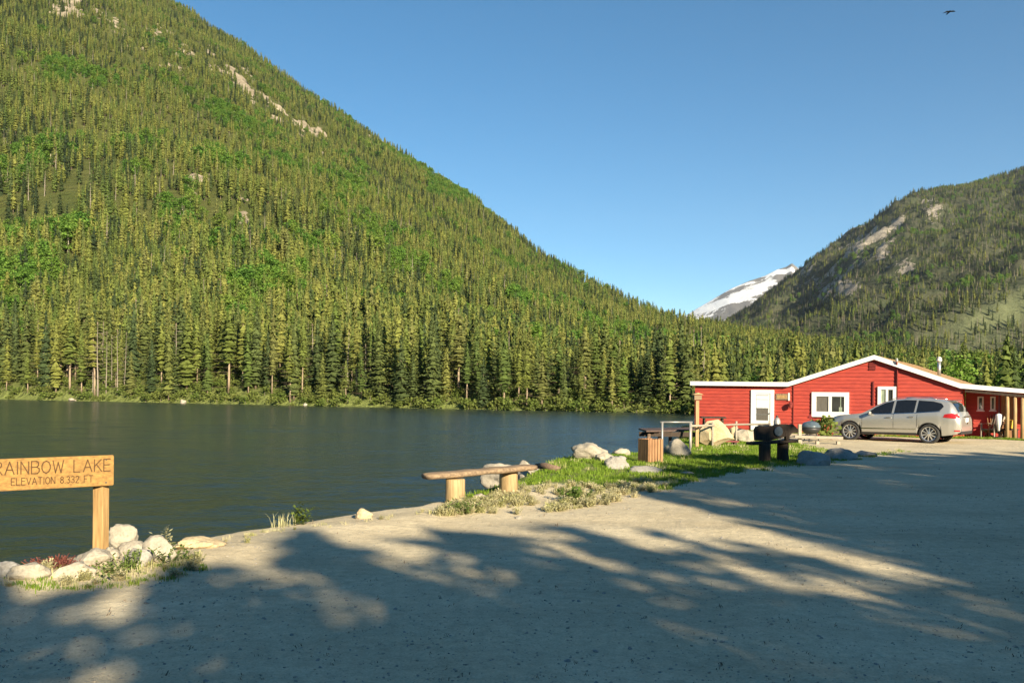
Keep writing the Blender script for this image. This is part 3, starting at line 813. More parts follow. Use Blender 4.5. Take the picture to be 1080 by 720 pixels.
# ---- trees behind the camera that shade the gravel (their shade is what the photo shows)
sw = Vector((math.cos(SUN_AZ), math.sin(SUN_AZ), 0)); sv = Vector((-SX, -SY, 0))
big = [make_tree('shade_pine', 'tall pine behind the viewer that shades the gravel lot', 'tree', 'pines behind the viewer',
       conifer_geo(800 + i, 12, [1.7, 1.5, 2.0][i], 40, 11, 4, [.06, .1, .05][i], .35, .45, .2, 1.4), trunk_geo(12, .2, 800 + i, 8), 'spruce', 'bark') for i in range(3)]
TE = math.tan(SUN_EL)
SHADE = [(-10, 8.5, -15, 1.8), (-8.2, 8.9, -17, 1.8), (-6.2, 9.4, -13, 1.6), (-4.2, 9.2, -17, 1.7), (-2.4, 9.0, -12, 1.5), (-.8, 9.0, -15, 1.5), (.8, 8.9, -13, 1.2), (2.1, 10.2, -16, 1.3), (3.7, 10.0, -13, 1.3), (5.1, 9.8, -16, .85), (6.5, 8.0, -18, .55), (6.9, 5.6, -15, .6), (6.1, 9.0, -14, .5),
         (3.4, 7.0, -34, 1.7), (-1.0, 7.6, -29, 1.7), (-3.2, 7.2, -31, 1.6), (1.2, 7.4, -38, 2.0), (-1.4, 7.0, -33, 1.9), (-3.8, 7.4, -37, 2.0), (-6.4, 7.0, -34, 2.0), (5.2, 5.8, -36, 1.1), (-2.6, 8, -27, 1.6), (2.4, 7.8, -28, 1.6), (4.4, 6.8, -27, 1.2), (-7.8, 7.6, -28, 1.8), (6.0, 4.6, -30, 1.2),
         (7.3, 6.6, -19, .6), (7.6, 9.0, -17, .65), (8.1, 11.0, -13, .65), (8.5, 13.6, -15, .7), (8.3, 8.0, -21, 1.0), (8.0, 7.0, -27, 1.1), (7.0, 5.4, -29, .9), (7.0, 4.6, -22, .7), (8.0, 6.6, -33, 1.3), (9.0, 8.5, -30, 1.3), (9.4, 14.4, -17, 1.0), (10.1, 14.2, -12, 1.1), (10.3, 13.2, -19, 1.3), (11.2, 16.0, -13, 1.3), (11.6, 15, -19, 1.4), (12.3, 16.8, -16, 1.2), (13.2, 17.0, -19, .9), (14.4, 20.6, -14, .9), (15.2, 20.6, -18, 1.1), (16.3, 19.4, -15, 1.4), (17.6, 18.6, -14, 1.5), (18.8, 18.8, -17, 1.8), (20.3, 18.6, -14, 1.8), (21.7, 18.4, -16, 1.8), (23.2, 18.0, -18, 1.8), (24.7, 17.6, -15, 1.8), (26.2, 17.3, -17, 1.8), (27.7, 16.9, -14, 1.8), (29.3, 16.6, -16, 1.8), (31.0, 16.2, -18, 1.8), (33, 15.2, -15, 1.8),
         (9.3, 8.4, -21, 1.2), (12, 14, -21, 2.2), (15, 16.4, -21, 2.2), (18, 16.4, -21, 2.2), (21, 16, -21, 2.2), (24, 15.4, -21, 2.2), (27, 14.6, -21, 2.2), (30, 14, -21, 2.2),
         (10.5, 9, -26, 1.9), (13.5, 9.5, -26, 2.2), (16, 10, -26, 2.4), (20, 10, -26, 2.4), (24, 9, -26, 2.4), (28, 9, -26, 2.4)]
for i, (ww, vv, v0, wd) in enumerate(SHADE):
    o = big[i] if i < 3 else copy_tree(big[i % 3])
    h = (vv - v0) * TE
    p = sw * ww + sv * v0
    o.location = (p.x, p.y, -.1); s = h / 12; o.scale = (wd, wd, s); o.rotation_euler = (0, 0, rnd.random() * 6.28)

# ================================================================== the cabin
HB = -.2
_k0, _ = ray(733, 440); _k1, _ = ray(1015, 440)
HO = Vector((_k0 * 43.6, 43.6, 0)); HE = Vector((_k1 * 37.2, 37.2, 0))
HU = (HE - HO).normalized(); HN = Vector((-HU.y, HU.x, 0))
if HN.y < 0: HN = -HN
def hp(u, n, z): return HO + HU * u + HN * n + Vector((0, 0, z))
def fz(x, y, n=0.0):
    """(u, z) on the facade-parallel plane at depth n seen at photograph position x, y"""
    k, e = ray(x, y); o = HO + HN * n
    u = (k * o.y - o.x) / (HU.x - k * HU.y)
    return u, EYE + e * (o + HU * u).y
cabin = thing('cabin', 'low red timber lodge with white trim, gable front and porch beside the lake', 'house', tuple(hp(0, 0, HB)))
FN = -.2
fas = [fz(728, 402.5, FN), fz(831, 403.5, FN), fz(922, 374.8, FN), fz(1013, 405, FN), fz(1215, 423, FN)]
FU = [p[0] for p in fas]; FZ = [p[1] for p in fas]
UD = fz(1015, 440)[0]
def roof_at(u): return float(np.interp(u, FU, FZ))
def siding(mb, u0, u1, z0, top, n, course=.17, frame=hp):
    """lap boards, each course a sloped strip; top(u) gives the upper limit"""
    z = z0
    zmax = max(top(u0 + (u1 - u0) * i / 60) for i in range(61))
    while z < zmax:
        z2 = min(z + course, zmax)
        us = [u0 + (u1 - u0) * i / 240 for i in range(241)]
        inside = [u for u in us if top(u) > z + .02]
        if inside:
            a, b = min(inside), max(inside)
            ins2 = [u for u in us if top(u) > z2] or [(a + b) / 2]
            a2, b2 = max(a, min(ins2)), min(b, max(ins2))
            if b - a > .05:
                p = [frame(a, n - .027, z), frame(b, n - .027, z), frame(b2, n - .004, z2), frame(a2, n - .004, z2)]
                mb.quad(*p)
                mb.quad(frame(a, n - .004, z), frame(b, n - .004, z), frame(b, n - .027, z), frame(a, n - .027, z))
        z = z2
# front wall
mb = MB()
siding(mb, 0.0, UD, HB - .2, lambda u: roof_at(u) - .10, 0.0)
out = [(0, HB - .4), (UD, HB - .4), (UD, roof_at(UD) - .12), (FU[2], FZ[2] - .12), (FU[1], FZ[1] - .12), (0, FZ[0] - .12)]
mb.prism([hp(u, .0, z) for u, z in out], [hp(u, .16, z) for u, z in out])
wall = mb.build('wall', 'redpaint', cabin)
# left end wall, right return wall, porch back wall
LEN = 14; PN = 1.25
mb = MB(); mb.prism([hp(.0, .17, HB - .4), hp(.0, LEN, HB - .4), hp(.0, LEN, FZ[0] - .1), hp(.0, .17, FZ[0] - .1)], [hp(.15, .17, HB - .4), hp(.15, LEN, HB - .4), hp(.15, LEN, FZ[0] - .1), hp(.15, .17, FZ[0] - .1)]); mb.build('wall', 'redpaint', cabin)
def side_frame(u, n, z): return hp(UD - n, u, z)       # wall facing the porch
mb = MB(); siding(mb, .02, PN, HB - .1, lambda u: roof_at(UD) - .1, 0, .17, side_frame)
mb.prism([hp(UD - .002, .17, HB - .3), hp(UD - .002, PN, HB - .3), hp(UD - .002, PN, roof_at(UD) - .12), hp(UD - .002, .17, roof_at(UD) - .12)], [hp(UD - .15, .17, HB - .3), hp(UD - .15, PN, HB - .3), hp(UD - .15, PN, roof_at(UD) - .12), hp(UD - .15, .17, roof_at(UD) - .12)])
mb.build('wall', 'redpaint', cabin)
UE = FU[4]
mb = MB(); siding(mb, UD + .03, UE - .1, HB - .1, lambda u: roof_at(u) - .1, PN)
mb.prism([hp(UD + .03, PN, HB - .3), hp(UE - .1, PN, HB - .3), hp(UE - .1, PN, roof_at(UE) - .1), hp(UD + .03, PN, roof_at(UD) - .1)], [hp(UD + .03, PN + .15, HB - .3), hp(UE - .1, PN + .15, HB - .3), hp(UE - .1, PN + .15, roof_at(UE) - .1), hp(UD + .03, PN + .15, roof_at(UD) - .1)])
porch_wall = mb.build('wall', 'redpaint', cabin)
# roofs
def slab(i, j, n0, n1, t=.10, lift=.02):
    mb = MB()
    a = [hp(FU[i], n0, FZ[i] + lift), hp(FU[j], n0, FZ[j] + lift), hp(FU[j], n0, FZ[j] + lift - t), hp(FU[i], n0, FZ[i] + lift - t)]
    b = [hp(FU[i], n1, FZ[i] + lift), hp(FU[j], n1, FZ[j] + lift), hp(FU[j], n1, FZ[j] + lift - t), hp(FU[i], n1, FZ[i] + lift - t)]
    return mb.prism(a, b)
slab(0, 1, FN + .05, LEN).build('roof', 'roofdark', cabin)
slab(1, 2, FN + .05, LEN).build('roof', 'rooftan', cabin)
roof = slab(2, 3, FN + .05, LEN).build('roof', 'rooftan', cabin)
# shingle courses: thin butts laid down the right slope
mb = MB()
for i in range(1, 22):
    f = i / 22; u = FU[2] + (FU[3] - FU[2]) * f; z = FZ[2] + (FZ[3] - FZ[2]) * f
    mb.bar(hp(u, FN + .06, z + .026), hp(u, LEN - .01, z + .026), .03, .012)
sub(mb, 'shingle_course', 'rooftan', roof, cabin)
slab(3, 4, FN + .05, LEN).build('roof', 'rooftan', cabin)
mb = MB()
th = .21
for i in range(4):
    t2 = th if i < 3 else .10
    a = [hp(FU[i], FN, FZ[i] + .03), hp(FU[i + 1], FN, FZ[i + 1] + .03), hp(FU[i + 1], FN, FZ[i + 1] + .03 - t2), hp(FU[i], FN, FZ[i] + .03 - th)]
    mb.prism(a, [p + HN * .045 for p in a])
mb.build('fascia', 'white', cabin)
mb = MB(); a = [hp(FU[0], FN + .05, FZ[0] + .03), hp(FU[0], LEN, FZ[0] + .03), hp(FU[0], LEN, FZ[0] - .18), hp(FU[0], FN + .05, FZ[0] - .18)]
mb.prism(a, [p - HU * .04 for p in a]).build('fascia', 'white', cabin)
# soffit-level dark porch ceiling beam
mb = MB(); mb.bar(hp(UD + .1, FN + .12, roof_at(UD + .1) - .26), hp(UE, FN + .12, roof_at(UE) - .26), .10, .12).build('porch_beam', 'darkwood', cabin)
def panel(x0, y0, x1, y1, n=0.0):
    (ua, za), (ub, zb) = fz(x0, (y0 + y1) / 2, n), fz(x1, (y0 + y1) / 2, n)
    xm = (x0 + x1) / 2
    return ua, ub, fz(xm, y1, n)[1], fz(xm, y0, n)[1]
def slabbox(mb, u0, u1, z0, z1, n0, n1, fr=hp):
    a = [fr(u0, n0, z0), fr(u1, n0, z0), fr(u1, n0, z1), fr(u0, n0, z1)]
    return mb.prism(a, [fr(u0, n1, z0), fr(u1, n1, z0), fr(u1, n1, z1), fr(u0, n1, z1)])
def window(u0, u1, z0, z1, n, fw, panes, mull=None, mats=('glass',)):
    w_ = None
    mb = MB()
    slabbox(mb, u0, u1, z1 - fw, z1, n - .09, n - .003); slabbox(mb, u0, u1, z0, z0 + fw, n - .09, n - .003)
    slabbox(mb, u0, u0 + fw, z0 + fw, z1 - fw, n - .09, n - .003); slabbox(mb, u1 - fw, u1, z0 + fw, z1 - fw, n - .09, n - .003)
    k = panes; W = (u1 - u0 - 2 * fw)
    for i in range(1, k): slabbox(mb, u0 + fw + W * i / k - fw * .35, u0 + fw + W * i / k + fw * .35, z0 + fw, z1 - fw, n - .08, n - .003)
    fr = mb.build('window', 'white', cabin)
    mb = MB(); slabbox(mb, u0 - .04, u1 + .04, z0 - .05, z0 - .002, n - .12, n - .003); sub(mb, 'sill', 'white', fr, cabin)
    for i in range(k):
        mb = MB(); slabbox(mb, u0 + fw + W * i / k, u0 + fw + W * (i + 1) / k, z0 + fw, z1 - fw, n - .045, n - .035)
        sub(mb, 'pane', mats[i % len(mats)], fr, cabin)
    return fr
u0, u1, z0, z1 = panel(856.5, 413.5, 895.5, 438.5); w1 = window(u0, u1, z0, z1, 0, .20, 2, mats=('blind', 'glass'))
# curtain edge and a pale ornament on the inner sill of the right pane
mb = MB(); um = u0 + (u1 - u0) * .78; slabbox(mb, um - .07, um + .07, z0 + .20, z0 + .42, -.058, -.047); sub(mb, 'ornament', 'curtain', w1, cabin)
mb = MB(); slabbox(mb, um - .015, um + .02, z0 + .42, z1 - .2, -.052, -.047); sub(mb, 'curtain_edge', 'curtain', w1, cabin)
u0, u1, z0, z1 = panel(926, 407.5, 945.5, 428); window(u0, u1, z0, z1, 0, .14, 2, mats=('curtain', 'glass'))
# door
u0, u1, z0, z1 = panel(792.5, 411, 816.5, 449.5); z0 = HB - .02
mb = MB(); fw = .17
slabbox(mb, u0, u0 + fw, z0, z1, -.08, -.003); slabbox(mb, u1 - fw, u1, z0, z1, -.08, -.003); slabbox(mb, u0 + fw, u1 - fw, z1 - fw, z1, -.08, -.003)
mb.build('door_frame', 'white', cabin)
mb = MB(); slabbox(mb, u0 + fw, u1 - fw, z0, z1 - fw, -.055, -.002); door = mb.build('door', 'white', cabin)
zl0, zl1 = fz(804, 443)[1], fz(804, 431)[1]; zu1 = fz(804, 417)[1]; dm = u1 - u0
mb = MB(); slabbox(mb, u0 + .27, u1 - .27, zl0, zl1, -.066, -.056); sub(mb, 'pane', 'blind', door, cabin)
mb = MB(); slabbox(mb, u0 + .27, u1 - .27, zl1 + .05, zu1, -.066, -.056); sub(mb, 'pane', 'white', door, cabin)
mb = MB(); slabbox(mb, u0 + .25, u1 - .25, zl1, zl1 + .04, -.075, -.056); slabbox(mb, u0 + .25, u1 - .25, (zl0 + zl1) / 2 - .015, (zl0 + zl1) / 2 + .02, -.075, -.056); slabbox(mb, u0 + .25, u1 - .25, zu1, zu1 + .03, -.072, -.056); slabbox(mb, u0 + .25, u1 - .25, zu1 - .2, zu1 - .18, -.07, -.056); sub(mb, 'rail', 'galv', door, cabin)
mb = MB(); mb.lathe([(.0, 0), (.03, .0), (.035, .03), (0, .05)], hp(u1 - .22, -.06, 1.0 + HB - .1), Matrix.Rotation(R(90), 3, HU), 10); sub(mb, 'handle', 'chrome', door, cabin)
# corner boards, conduits, vent, chimney
for px_ in (837.0,):
    u, _ = fz(px_, 430); mb = MB(); slabbox(mb, u - .02, u + .02, HB + .2, roof_at(u) - .2, -.06, -.03); mb.build('conduit', 'redbrick', cabin)
u, zc = fz(921.5, 402); mb = MB(); slabbox(mb, u - .03, u + .03, fz(921, 427)[1], zc, -.08, -.03); mb.build('conduit', 'redbrick', cabin)
u, _ = fz(946.5, 400); mb = MB(); mb.tube([hp(u, -.07, fz(946, 428)[1]), hp(u, -.07, roof_at(u) - .2), hp(u, -.24, roof_at(u) + .0), hp(u, -.24, roof_at(u) + .12)], .035, 8); co = mb.build('conduit', 'redbrick', cabin, True)
mb = MB(); mb.lathe([(.0, 0), (.06, 0), (.06, .10), (.03, .16), (0, .17)], hp(u, -.24, roof_at(u) + .06), None, 10); sub(mb, 'weather_head', 'pipe', co, cabin)
u0, u1, z0, z1 = panel(917, 382, 924, 390)
mb = MB()
for i in range(5): slabbox(mb, u0, u1, z0 + (z1 - z0) * i / 5, z0 + (z1 - z0) * (i + .7) / 5, -.06, -.03)
mb.build('vent', 'redbrick', cabin)
un, zn = fz(990.5, 388, 2.6)
fl = MB(); zr_ = roof_at(un); zt_ = fz(990.5, 381, 2.6)[1]
fl.lathe([(.075, zr_ - .05), (.075, zt_)], hp(un, 2.6, 0), None, 14); flue = fl.build('chimney', 'galv', cabin, True)
mb = MB(); mb.lathe([(.0, 0), (.10, 0), (.12, .05), (.12, .10), (.08, .12), (.08, .15), (.13, .16), (.04, .22), (0, .23)], hp(un, 2.6, zt_ - .01), None, 14); sub(mb, 'cap', 'whitemetal', flue, cabin, True)
# porch: slab, posts, small windows
mb = MB(); slabbox(mb, UD + .02, UE - .05, HB - .25, HB + .05, FN + .05, PN - .03); mb.build('porch_floor', 'greywood', cabin)
for i, px_ in enumerate((1062.3, 1070.3, 1078.3)):
    n = FN + .16 + .0 * i
    u, _ = fz(px_, 440, n); mb = MB()
    mb.tube([hp(u, n, HB + .05), hp(u + .01, n, 1.0), hp(u, n, roof_at(u) - .33)], [.075, .07, .066], 12); mb.build('porch_post', 'porchwood', cabin, True)
for xa, xb in ((1031, 1037.5), (1044.5, 1050)):
    u0, u1, z0, z1 = panel(xa, 418, xb, 432.5, PN); window(u0, u1, z0, z1, PN, .06, 1)
u0, u1, z0, z1 = panel(1056, 416, 1068, 462, PN)
mb = MB(); slabbox(mb, u0, u1, HB + .05, z1, PN - .07, PN - .033); mb.build('door', 'slatwood', cabin)
# sign beside the door, lantern
u0, u1, z0, z1 = panel(818.5, 415, 833.5, 421.5)
sg = thing('wall_sign', 'small tan notice board on the red wall beside the white door', 'sign', tuple(hp(u0, -.05, z0)))
mb = MB(); slabbox(mb, u0, u1, z0, z1, -.07, -.033); mb.build('board', 'plankwood', sg)
mb = MB(); slabbox(mb, u0 + .06, u0 + (u1 - u0) * .78, z0 + .07, z1 - .07, -.078, -.071); mb.build('faded_panel', 'postwood', sg)
mb = MB(); slabbox(mb, u1 - .08, u1 - .01, z0 - .03, z1 + .04, -.085, -.071); mb.build('end_trim', 'white', sg)
u, z = fz(835, 427)
ln = thing('wall_lantern', 'dark red lantern fixed to the red wall right of the notice board', 'lamp', tuple(hp(u, -.05, z)))
mb = MB(); slabbox(mb, u - .05, u + .05, z - .12, z + .16, -.06, -.032); mb.build('back_plate', 'redbrick', ln)
mb = MB(); mb.lathe([(.0, -.14), (.07, -.12), (.10, .05), (.12, .06), (.03, .15), (0, .16)], hp(u, -.2, z), None, 8); mb.bar(hp(u, -.2, z + .13), hp(u, -.06, z + .13), .025, .025); mb.build('lamp_body', 'redbrick', ln)

# ================================================================== adirondack-like chairs
def armchair(name, label, loc, rz, mat, group=None):
    t = thing(name, label, 'chair', (0, 0, 0), group)
    mb = MB(); 
    for i in range(5): mb.box((0, .02 + .095 * i, .36 - .035 * i + .0), (.52, .085, .022), Matrix.Rotation(R(-18), 3, 'X'))
    mb.build('seat', mat, t)
    mb = MB()
    for i in range(5): 
        x = -.21 + .105 * i
        mb.bar((x, .44, .22), (x * 1.12, .78, 1.0 - abs(x) * .4), .095, .022, (1, 0, 0))
    mb.build('backrest', mat, t)
    for s in (-1, 1):
        mb = MB(); mb.box((s * .33, .22, .60), (.13, .72, .025)); mb.build('armrest', mat, t)
        mb = MB(); mb.box((s * .29, -.06, .29), (.03, .10, .58)); mb.build('leg', mat, t)
        mb = MB(); mb.bar((s * .27, -.03, .34), (s * .27, .75, .02), .03, .12, (1, 0, 0)); mb.build('leg', mat, t)
    t.location = loc; t.rotation_euler = (0, 0, rz)
    return t
p = GP(874, 462.5); d = 35.2; k, _ = ray(875, 450)
armchair('armchair', 'dark red slatted armchair by the wall under the wide window, in front of the car', (k * d, d, gz(k * d, d)), R(70), 'redplastic')
fu, _ = fz(1043, 455, .5); q = hp(fu, .35, HB + .05); armchair('armchair', 'weathered grey slatted armchair on the porch, the one nearest the corner wall', tuple(q), R(-60), 'greywood', 'porch chairs')
fu, _ = fz(1051, 455, .5); q = hp(fu, .45, HB + .05); armchair('armchair', 'brown slatted armchair on the porch behind the white covered pole', tuple(q), R(-20), 'slatwood', 'porch chairs')
# covered pole, yellow crate
fu, _ = fz(1053.5, 450, .1); q = hp(fu, .1, HB + .05)
t = thing('patio_umbrella', 'closed patio umbrella in a white cover on a thin dark pole at the porch', 'umbrella', tuple(q))
mb = MB(); mb.tube([q, q + Vector((0, 0, 2.05))], .02, 8); mb.build('pole', 'blackmetal', t)
mb = MB(); mb.lathe([(.03, .30), (.06, .34), (.09, .55), (.12, .60), (.14, .95), (.13, 1.02), (.03, 1.06)], q, None, 14); mb.build('cover', 'white', t, True)
mb = MB(); mb.lathe([(0, 0), (.2, 0), (.2, .05), (.05, .08), (0, .08)], q, None, 16); mb.build('base', 'blackmetal', t)
fu, _ = fz(1065.5, 450, .5); q = hp(fu, .5, HB + .05)
t = thing('plastic_tub', 'yellow tub on a dark stand between the porch posts', 'tub', tuple(q))
mb = MB(); mb.lathe([(.15, .42), (.20, .43), (.23, .75), (.25, .76), (.25, .79), (.20, .79), (.17, .46)], q, None, 14); mb.build('tub', 'yellow', t)
mb = MB(); mb.box(q + Vector((0, 0, .38)), (.5, .4, .06)); 
for a in (-.2, .2):
    for b in (-.15, .15): mb.box(q + Vector((a, b, .18)), (.05, .05, .36))
mb.build('stand', 'darkwood', t)

# ================================================================== the car
CL = 5.1; 
def ci(xs, ys):
    return lambda x: float(np.interp(x, xs, ys))
c_zt = ci([0, .03, .12, .35, .8, 1.25, 1.42, 1.6, 1.95, 2.3, 2.7, 3.2, 3.8, 4.3, 4.62, 4.75, 4.85, 4.98, 5.04, 5.09, 5.1],
          [.66, .80, .92, 1.01, 1.07, 1.11, 1.14, 1.25, 1.47, 1.62, 1.71, 1.755, 1.745, 1.70, 1.645, 1.56, 1.43, 1.20, 1.10, .98, .70])
c_w = ci([0, .05, .15, .35, .7, 1.2, 2.2, 3.6, 4.3, 4.7, 4.92, 5.05, 5.1], [.60, .70, .80, .89, .955, .975, .985, .99, .985, .955, .90, .82, .74])
WX = (.98, 4.0); WR = .385; AR = .43; WZ = .375
def c_zb(x):
    z = float(np.interp(x, [0, .06, .3, .6, 1.4, 3.6, 4.5, 4.9, 5.1], [.45, .30, .24, .26, .28, .30, .32, .38, .50]))
    for wx in WX:
        d = abs(x - wx)
        if d < AR: z = max(z, WZ + math.sqrt(AR * AR - d * d))
    return z
c_belt = ci([0, .3, 1.3, 2.5, 3.5, 4.4, 4.75, 5.1], [.60, .86, 1.05, 1.10, 1.15, 1.23, 1.22, .9])
def c_side(x):
    """side outline of the section at x: list of (half width, z) going up"""
    w_, zt, zb = c_w(x), c_zt(x), c_zb(x)
    bl = min(c_belt(x), zt - .03); gh = max(0.0, zt - bl)
    roofw = w_ * .965 - .30 * gh - .02
    z1, z2 = zb + (bl - zb) * .28, zb + (bl - zb) * .68
    ze = max(bl + .004, zt - .055 * min(1, gh / .3) - .012)
    return [(w_ * .93 if zb < .6 else w_ * 1.0, zb), (w_ * 1.0, z1), (w_ * 1.0, z2), (w_ * .972, bl), (max(roofw, .2), ze), (max(roofw, .2) * .86, zt - .022), (max(roofw, .2) * .5, zt - .004), (0.0, zt)]
def c_y(x, z):
    s = c_side(x)[:5]
    return float(np.interp(z, [p[1] for p in s], [p[0] for p in s]))
def c_top(x, y):
    s = c_side(x)[4:]
    return float(np.interp(abs(y), [p[0] for p in s][::-1], [p[1] for p in s][::-1]))
car = thing('parked_car', 'silver champagne crossover car parked side-on in front of the red lodge', 'car', (0, 0, 0))
xs = sorted(set([0, .015, .03, .06, .1, .15] + [round(.2 + .05 * i, 3) for i in range(96)] + [4.98, 5.02, 5.05, 5.075, 5.09, 5.1]))
vs_, fs = [], []
for x in xs:
    s = c_side(x); ring = [(x, -y, z) for y, z in s] + [(x, y, z) for y, z in s[::-1][1:]]
    vs_ += ring
nr_ = 15
for i in range(len(xs) - 1):
    for j in range(nr_ - 1):
        fs.append((i * nr_ + j, i * nr_ + j + 1, (i + 1) * nr_ + j + 1, (i + 1) * nr_ + j))
    fs.append((i * nr_ + nr_ - 1, i * nr_, (i + 1) * nr_, (i + 1) * nr_ + nr_ - 1))
fs.append(tuple(range(nr_))); fs.append(tuple(range((len(xs) - 1) * nr_, len(xs) * nr_))[::-1])
body = mesh_obj('body', vs_, fs, ['carpaint'], car, True)
bm = bmesh.new(); bm.from_mesh(body.data); bmesh.ops.recalc_face_normals(bm, faces=bm.faces); bm.to_mesh(body.data); bm.free()
body.data.set_sharp_from_angle(angle=R(38))
def resample(poly, step=.07):
    out_ = []
    for (a, b), (c, d) in zip(poly, poly[1:] + poly[:1]):
        n = max(1, int(math.hypot(c - a, d - b) / step))
        out_ += [(a + (c - a) * i / n, b + (d - b) * i / n) for i in range(n)]
    return out_
def side_patch(name, poly, mat, side, off=.008, parent=car, lift=0):
    """a patch lying on the car's flank, outline in (x, z); built as vertical strips so it follows the curve"""
    x0, x1 = min(p[0] for p in poly), max(p[0] for p in poly)
    n = max(2, int((x1 - x0) / .05)); mb = MB(); cols = []
    for i in range(n + 1):
        x = x0 + 1e-4 + (x1 - x0 - 2e-4) * i / n; zs = []
        for (a, b), (c, d) in zip(poly, poly[1:] + poly[:1]):
            if (a - x) * (c - x) < 0: zs.append(b + (d - b) * (x - a) / (c - a))
        if len(zs) < 2: zs = [min((abs(p[0] - x), p[1]) for p in poly)[1]] * 2
        zl, zh = min(zs), max(zs)
        cols.append([(x, side * (c_y(x, z) + off), z) for z in (zl + (zh - zl) * j / 4 for j in range(5))])
    for a, b in zip(cols[:-1], cols[1:]):
        for j in range(4): mb.quad(a[j], b[j], b[j + 1], a[j + 1])
    bmesh.ops.remove_doubles(mb.bm, verts=mb.bm.verts, dist=1e-5)
    return mb.build(name, mat, parent, True)
def top_patch(name, x0, x1, yw0, yw1, mat, off=.008):
    mb = MB(); rows = []
    for i in range(11):
        x = x0 + (x1 - x0) * i / 10; yw = yw0 + (yw1 - yw0) * i / 10
        rows.append([(x + (off if x > 2.5 else -off), yw * (j / 5 - 1), c_top(x, yw * (j / 5 - 1)) + off) for j in range(11)])
    for a, b in zip(rows[:-1], rows[1:]):
        for j in range(10): mb.quad(a[j], a[j + 1], b[j + 1], b[j])
    bmesh.ops.remove_doubles(mb.bm, verts=mb.bm.verts, dist=1e-5)
    return mb.build(name, mat, car, True)
for s in (-1, 1):
    side_patch('side_window', [(1.62, 1.10), (1.95, 1.36), (2.32, 1.545), (2.66, 1.63), (2.64, 1.145)], 'autoglass', s)
    side_patch('side_window', [(2.70, 1.15), (2.72, 1.64), (3.10, 1.675), (3.50, 1.668), (3.46, 1.20)], 'autoglass', s)
    side_patch('side_window', [(3.53, 1.20), (3.57, 1.665), (4.10, 1.635), (4.42, 1.56), (4.50, 1.44), (4.38, 1.275)], 'autoglass', s)
    side_patch('chrome_strip', [(1.58, 1.075), (1.6, 1.10), (2.65, 1.14), (3.5, 1.195), (4.40, 1.27), (4.40, 1.245), (3.5, 1.17), (2.65, 1.115)], 'chrome', s, .010)
    side_patch('side_moulding', [(1.42, .50), (1.42, .535), (3.52, .565), (3.52, .53)], 'chrome', s, .010)
    side_patch('sill_trim', [(1.40, .285), (1.40, .37), (3.58, .40), (3.58, .305)], 'blackplastic', s, .006)
    for xj, za, zb_ in ((1.46, .40, 1.06), (2.68, .40, 1.12), (3.56, .62, 1.18)):
        side_patch('door_seam', [(xj - .006, za), (xj - .006, zb_), (xj + .006, zb_), (xj + .006, za)], 'blackplastic', s, .004)
    for xh in (2.50, 3.36):
        zh = .98 + (xh - 2.5) * .05; mb = MB(); mb.box((xh, s * (c_y(xh, zh) + .025), zh), (.20, .035, .035), None, .012); mb.build('door_handle', 'chrome', car)
    side_patch('taillight', [(4.50, 1.03), (4.55, 1.15), (4.80, 1.19), (5.00, 1.16), (5.045, 1.02), (4.9, .99)], 'taillight', s, .012)
    side_patch('rear_reflector', [(4.88, .50), (4.88, .55), (5.06, .55), (5.06, .50)], 'taillight', s, .012)
    side_patch('headlight', [(.10, .80), (.14, .90), (.55, 1.00), (.60, .95), (.3, .82)], 'galv', s, .01)
    for wx in WX:       # dark arch lip
        mb = MB(); pts = [(wx + AR * math.cos(a), 0, WZ + AR * math.sin(a)) for a in [math.pi * i / 20 for i in range(21)]]
        pts = [(x, s * (c_y(x, max(z, .35)) - .004), z) for x, _, z in pts]
        mb.tube(pts, .016, 6); mb.build('arch_lip', 'blackplastic', car, True)
        wc = (wx, s * .875, WZ)
        t_ = MB(); t_.lathe([(.275, -.10), (.33, -.115), (.372, -.10), (.385, -.05), (.385, .05), (.372, .10), (.33, .115), (.275, .10)], wc, Matrix.Rotation(R(90), 3, 'X'), 36, True)
        wheel = t_.build('wheel', 'rubber', car, True)
        mb = MB(); mb.lathe([(.255, -.09), (.285, -.10), (.285, .10), (.255, .09)], wc, Matrix.Rotation(R(90), 3, 'X'), 36, True)
        for kx in range(10):
            a = 2 * math.pi * kx / 10 + .2; ca, sa = math.cos(a), math.sin(a)
            mb.bar((wx + .06 * ca, s * (.875 + .085), WZ + .06 * sa), (wx + .265 * ca, s * (.875 + .07), WZ + .265 * sa), .045, .03, (0, 1, 0), .008)
        mb.lathe([(0, -.02), (.075, -.02), (.065, .02), (0, .03)], (wx, s * (.875 + .085), WZ), Matrix.Rotation(R(-90 * s), 3, 'X'), 16)
        sub(mb, 'rim', 'alloy', wheel, car)
        mb = MB(); mb.lathe([(0, -.005), (.25, -.005), (.25, .005), (0, .005)], (wx, s * .90, WZ), Matrix.Rotation(R(90), 3, 'X'), 24); sub(mb, 'brake_disc', 'blackplastic', wheel, car)
    mb = MB(); pts = [(2.5 + .19 * i, s * (c_side(2.5 + .19 * i)[5][0] + .03), c_zt(2.5 + .19 * i) + (.035 if 0 < i < 9 else .0)) for i in range(10)]; mb.tube(pts, .016, 6); mb.build('roof_rail', 'chrome', car, True)
    mb = MB(); mb.box((1.80, s * 1.06, 1.13), (.10, .17, .13), None, .03); mb.box((1.80, s * .955, 1.10), (.06, .09, .04)); mb.build('wing_mirror', 'carpaint' if s > 0 else 'carpaint', car, True)
top_patch('windscreen', 1.48, 2.28, .70, .56, 'autoglass')
top_patch('rear_window', 4.70, 4.955, .60, .66, 'autoglass')
mb = MB(); mb.box((5.10, 0, .93), (.02, .32, .16), None, .005); mb.build('number_plate', 'white', car)
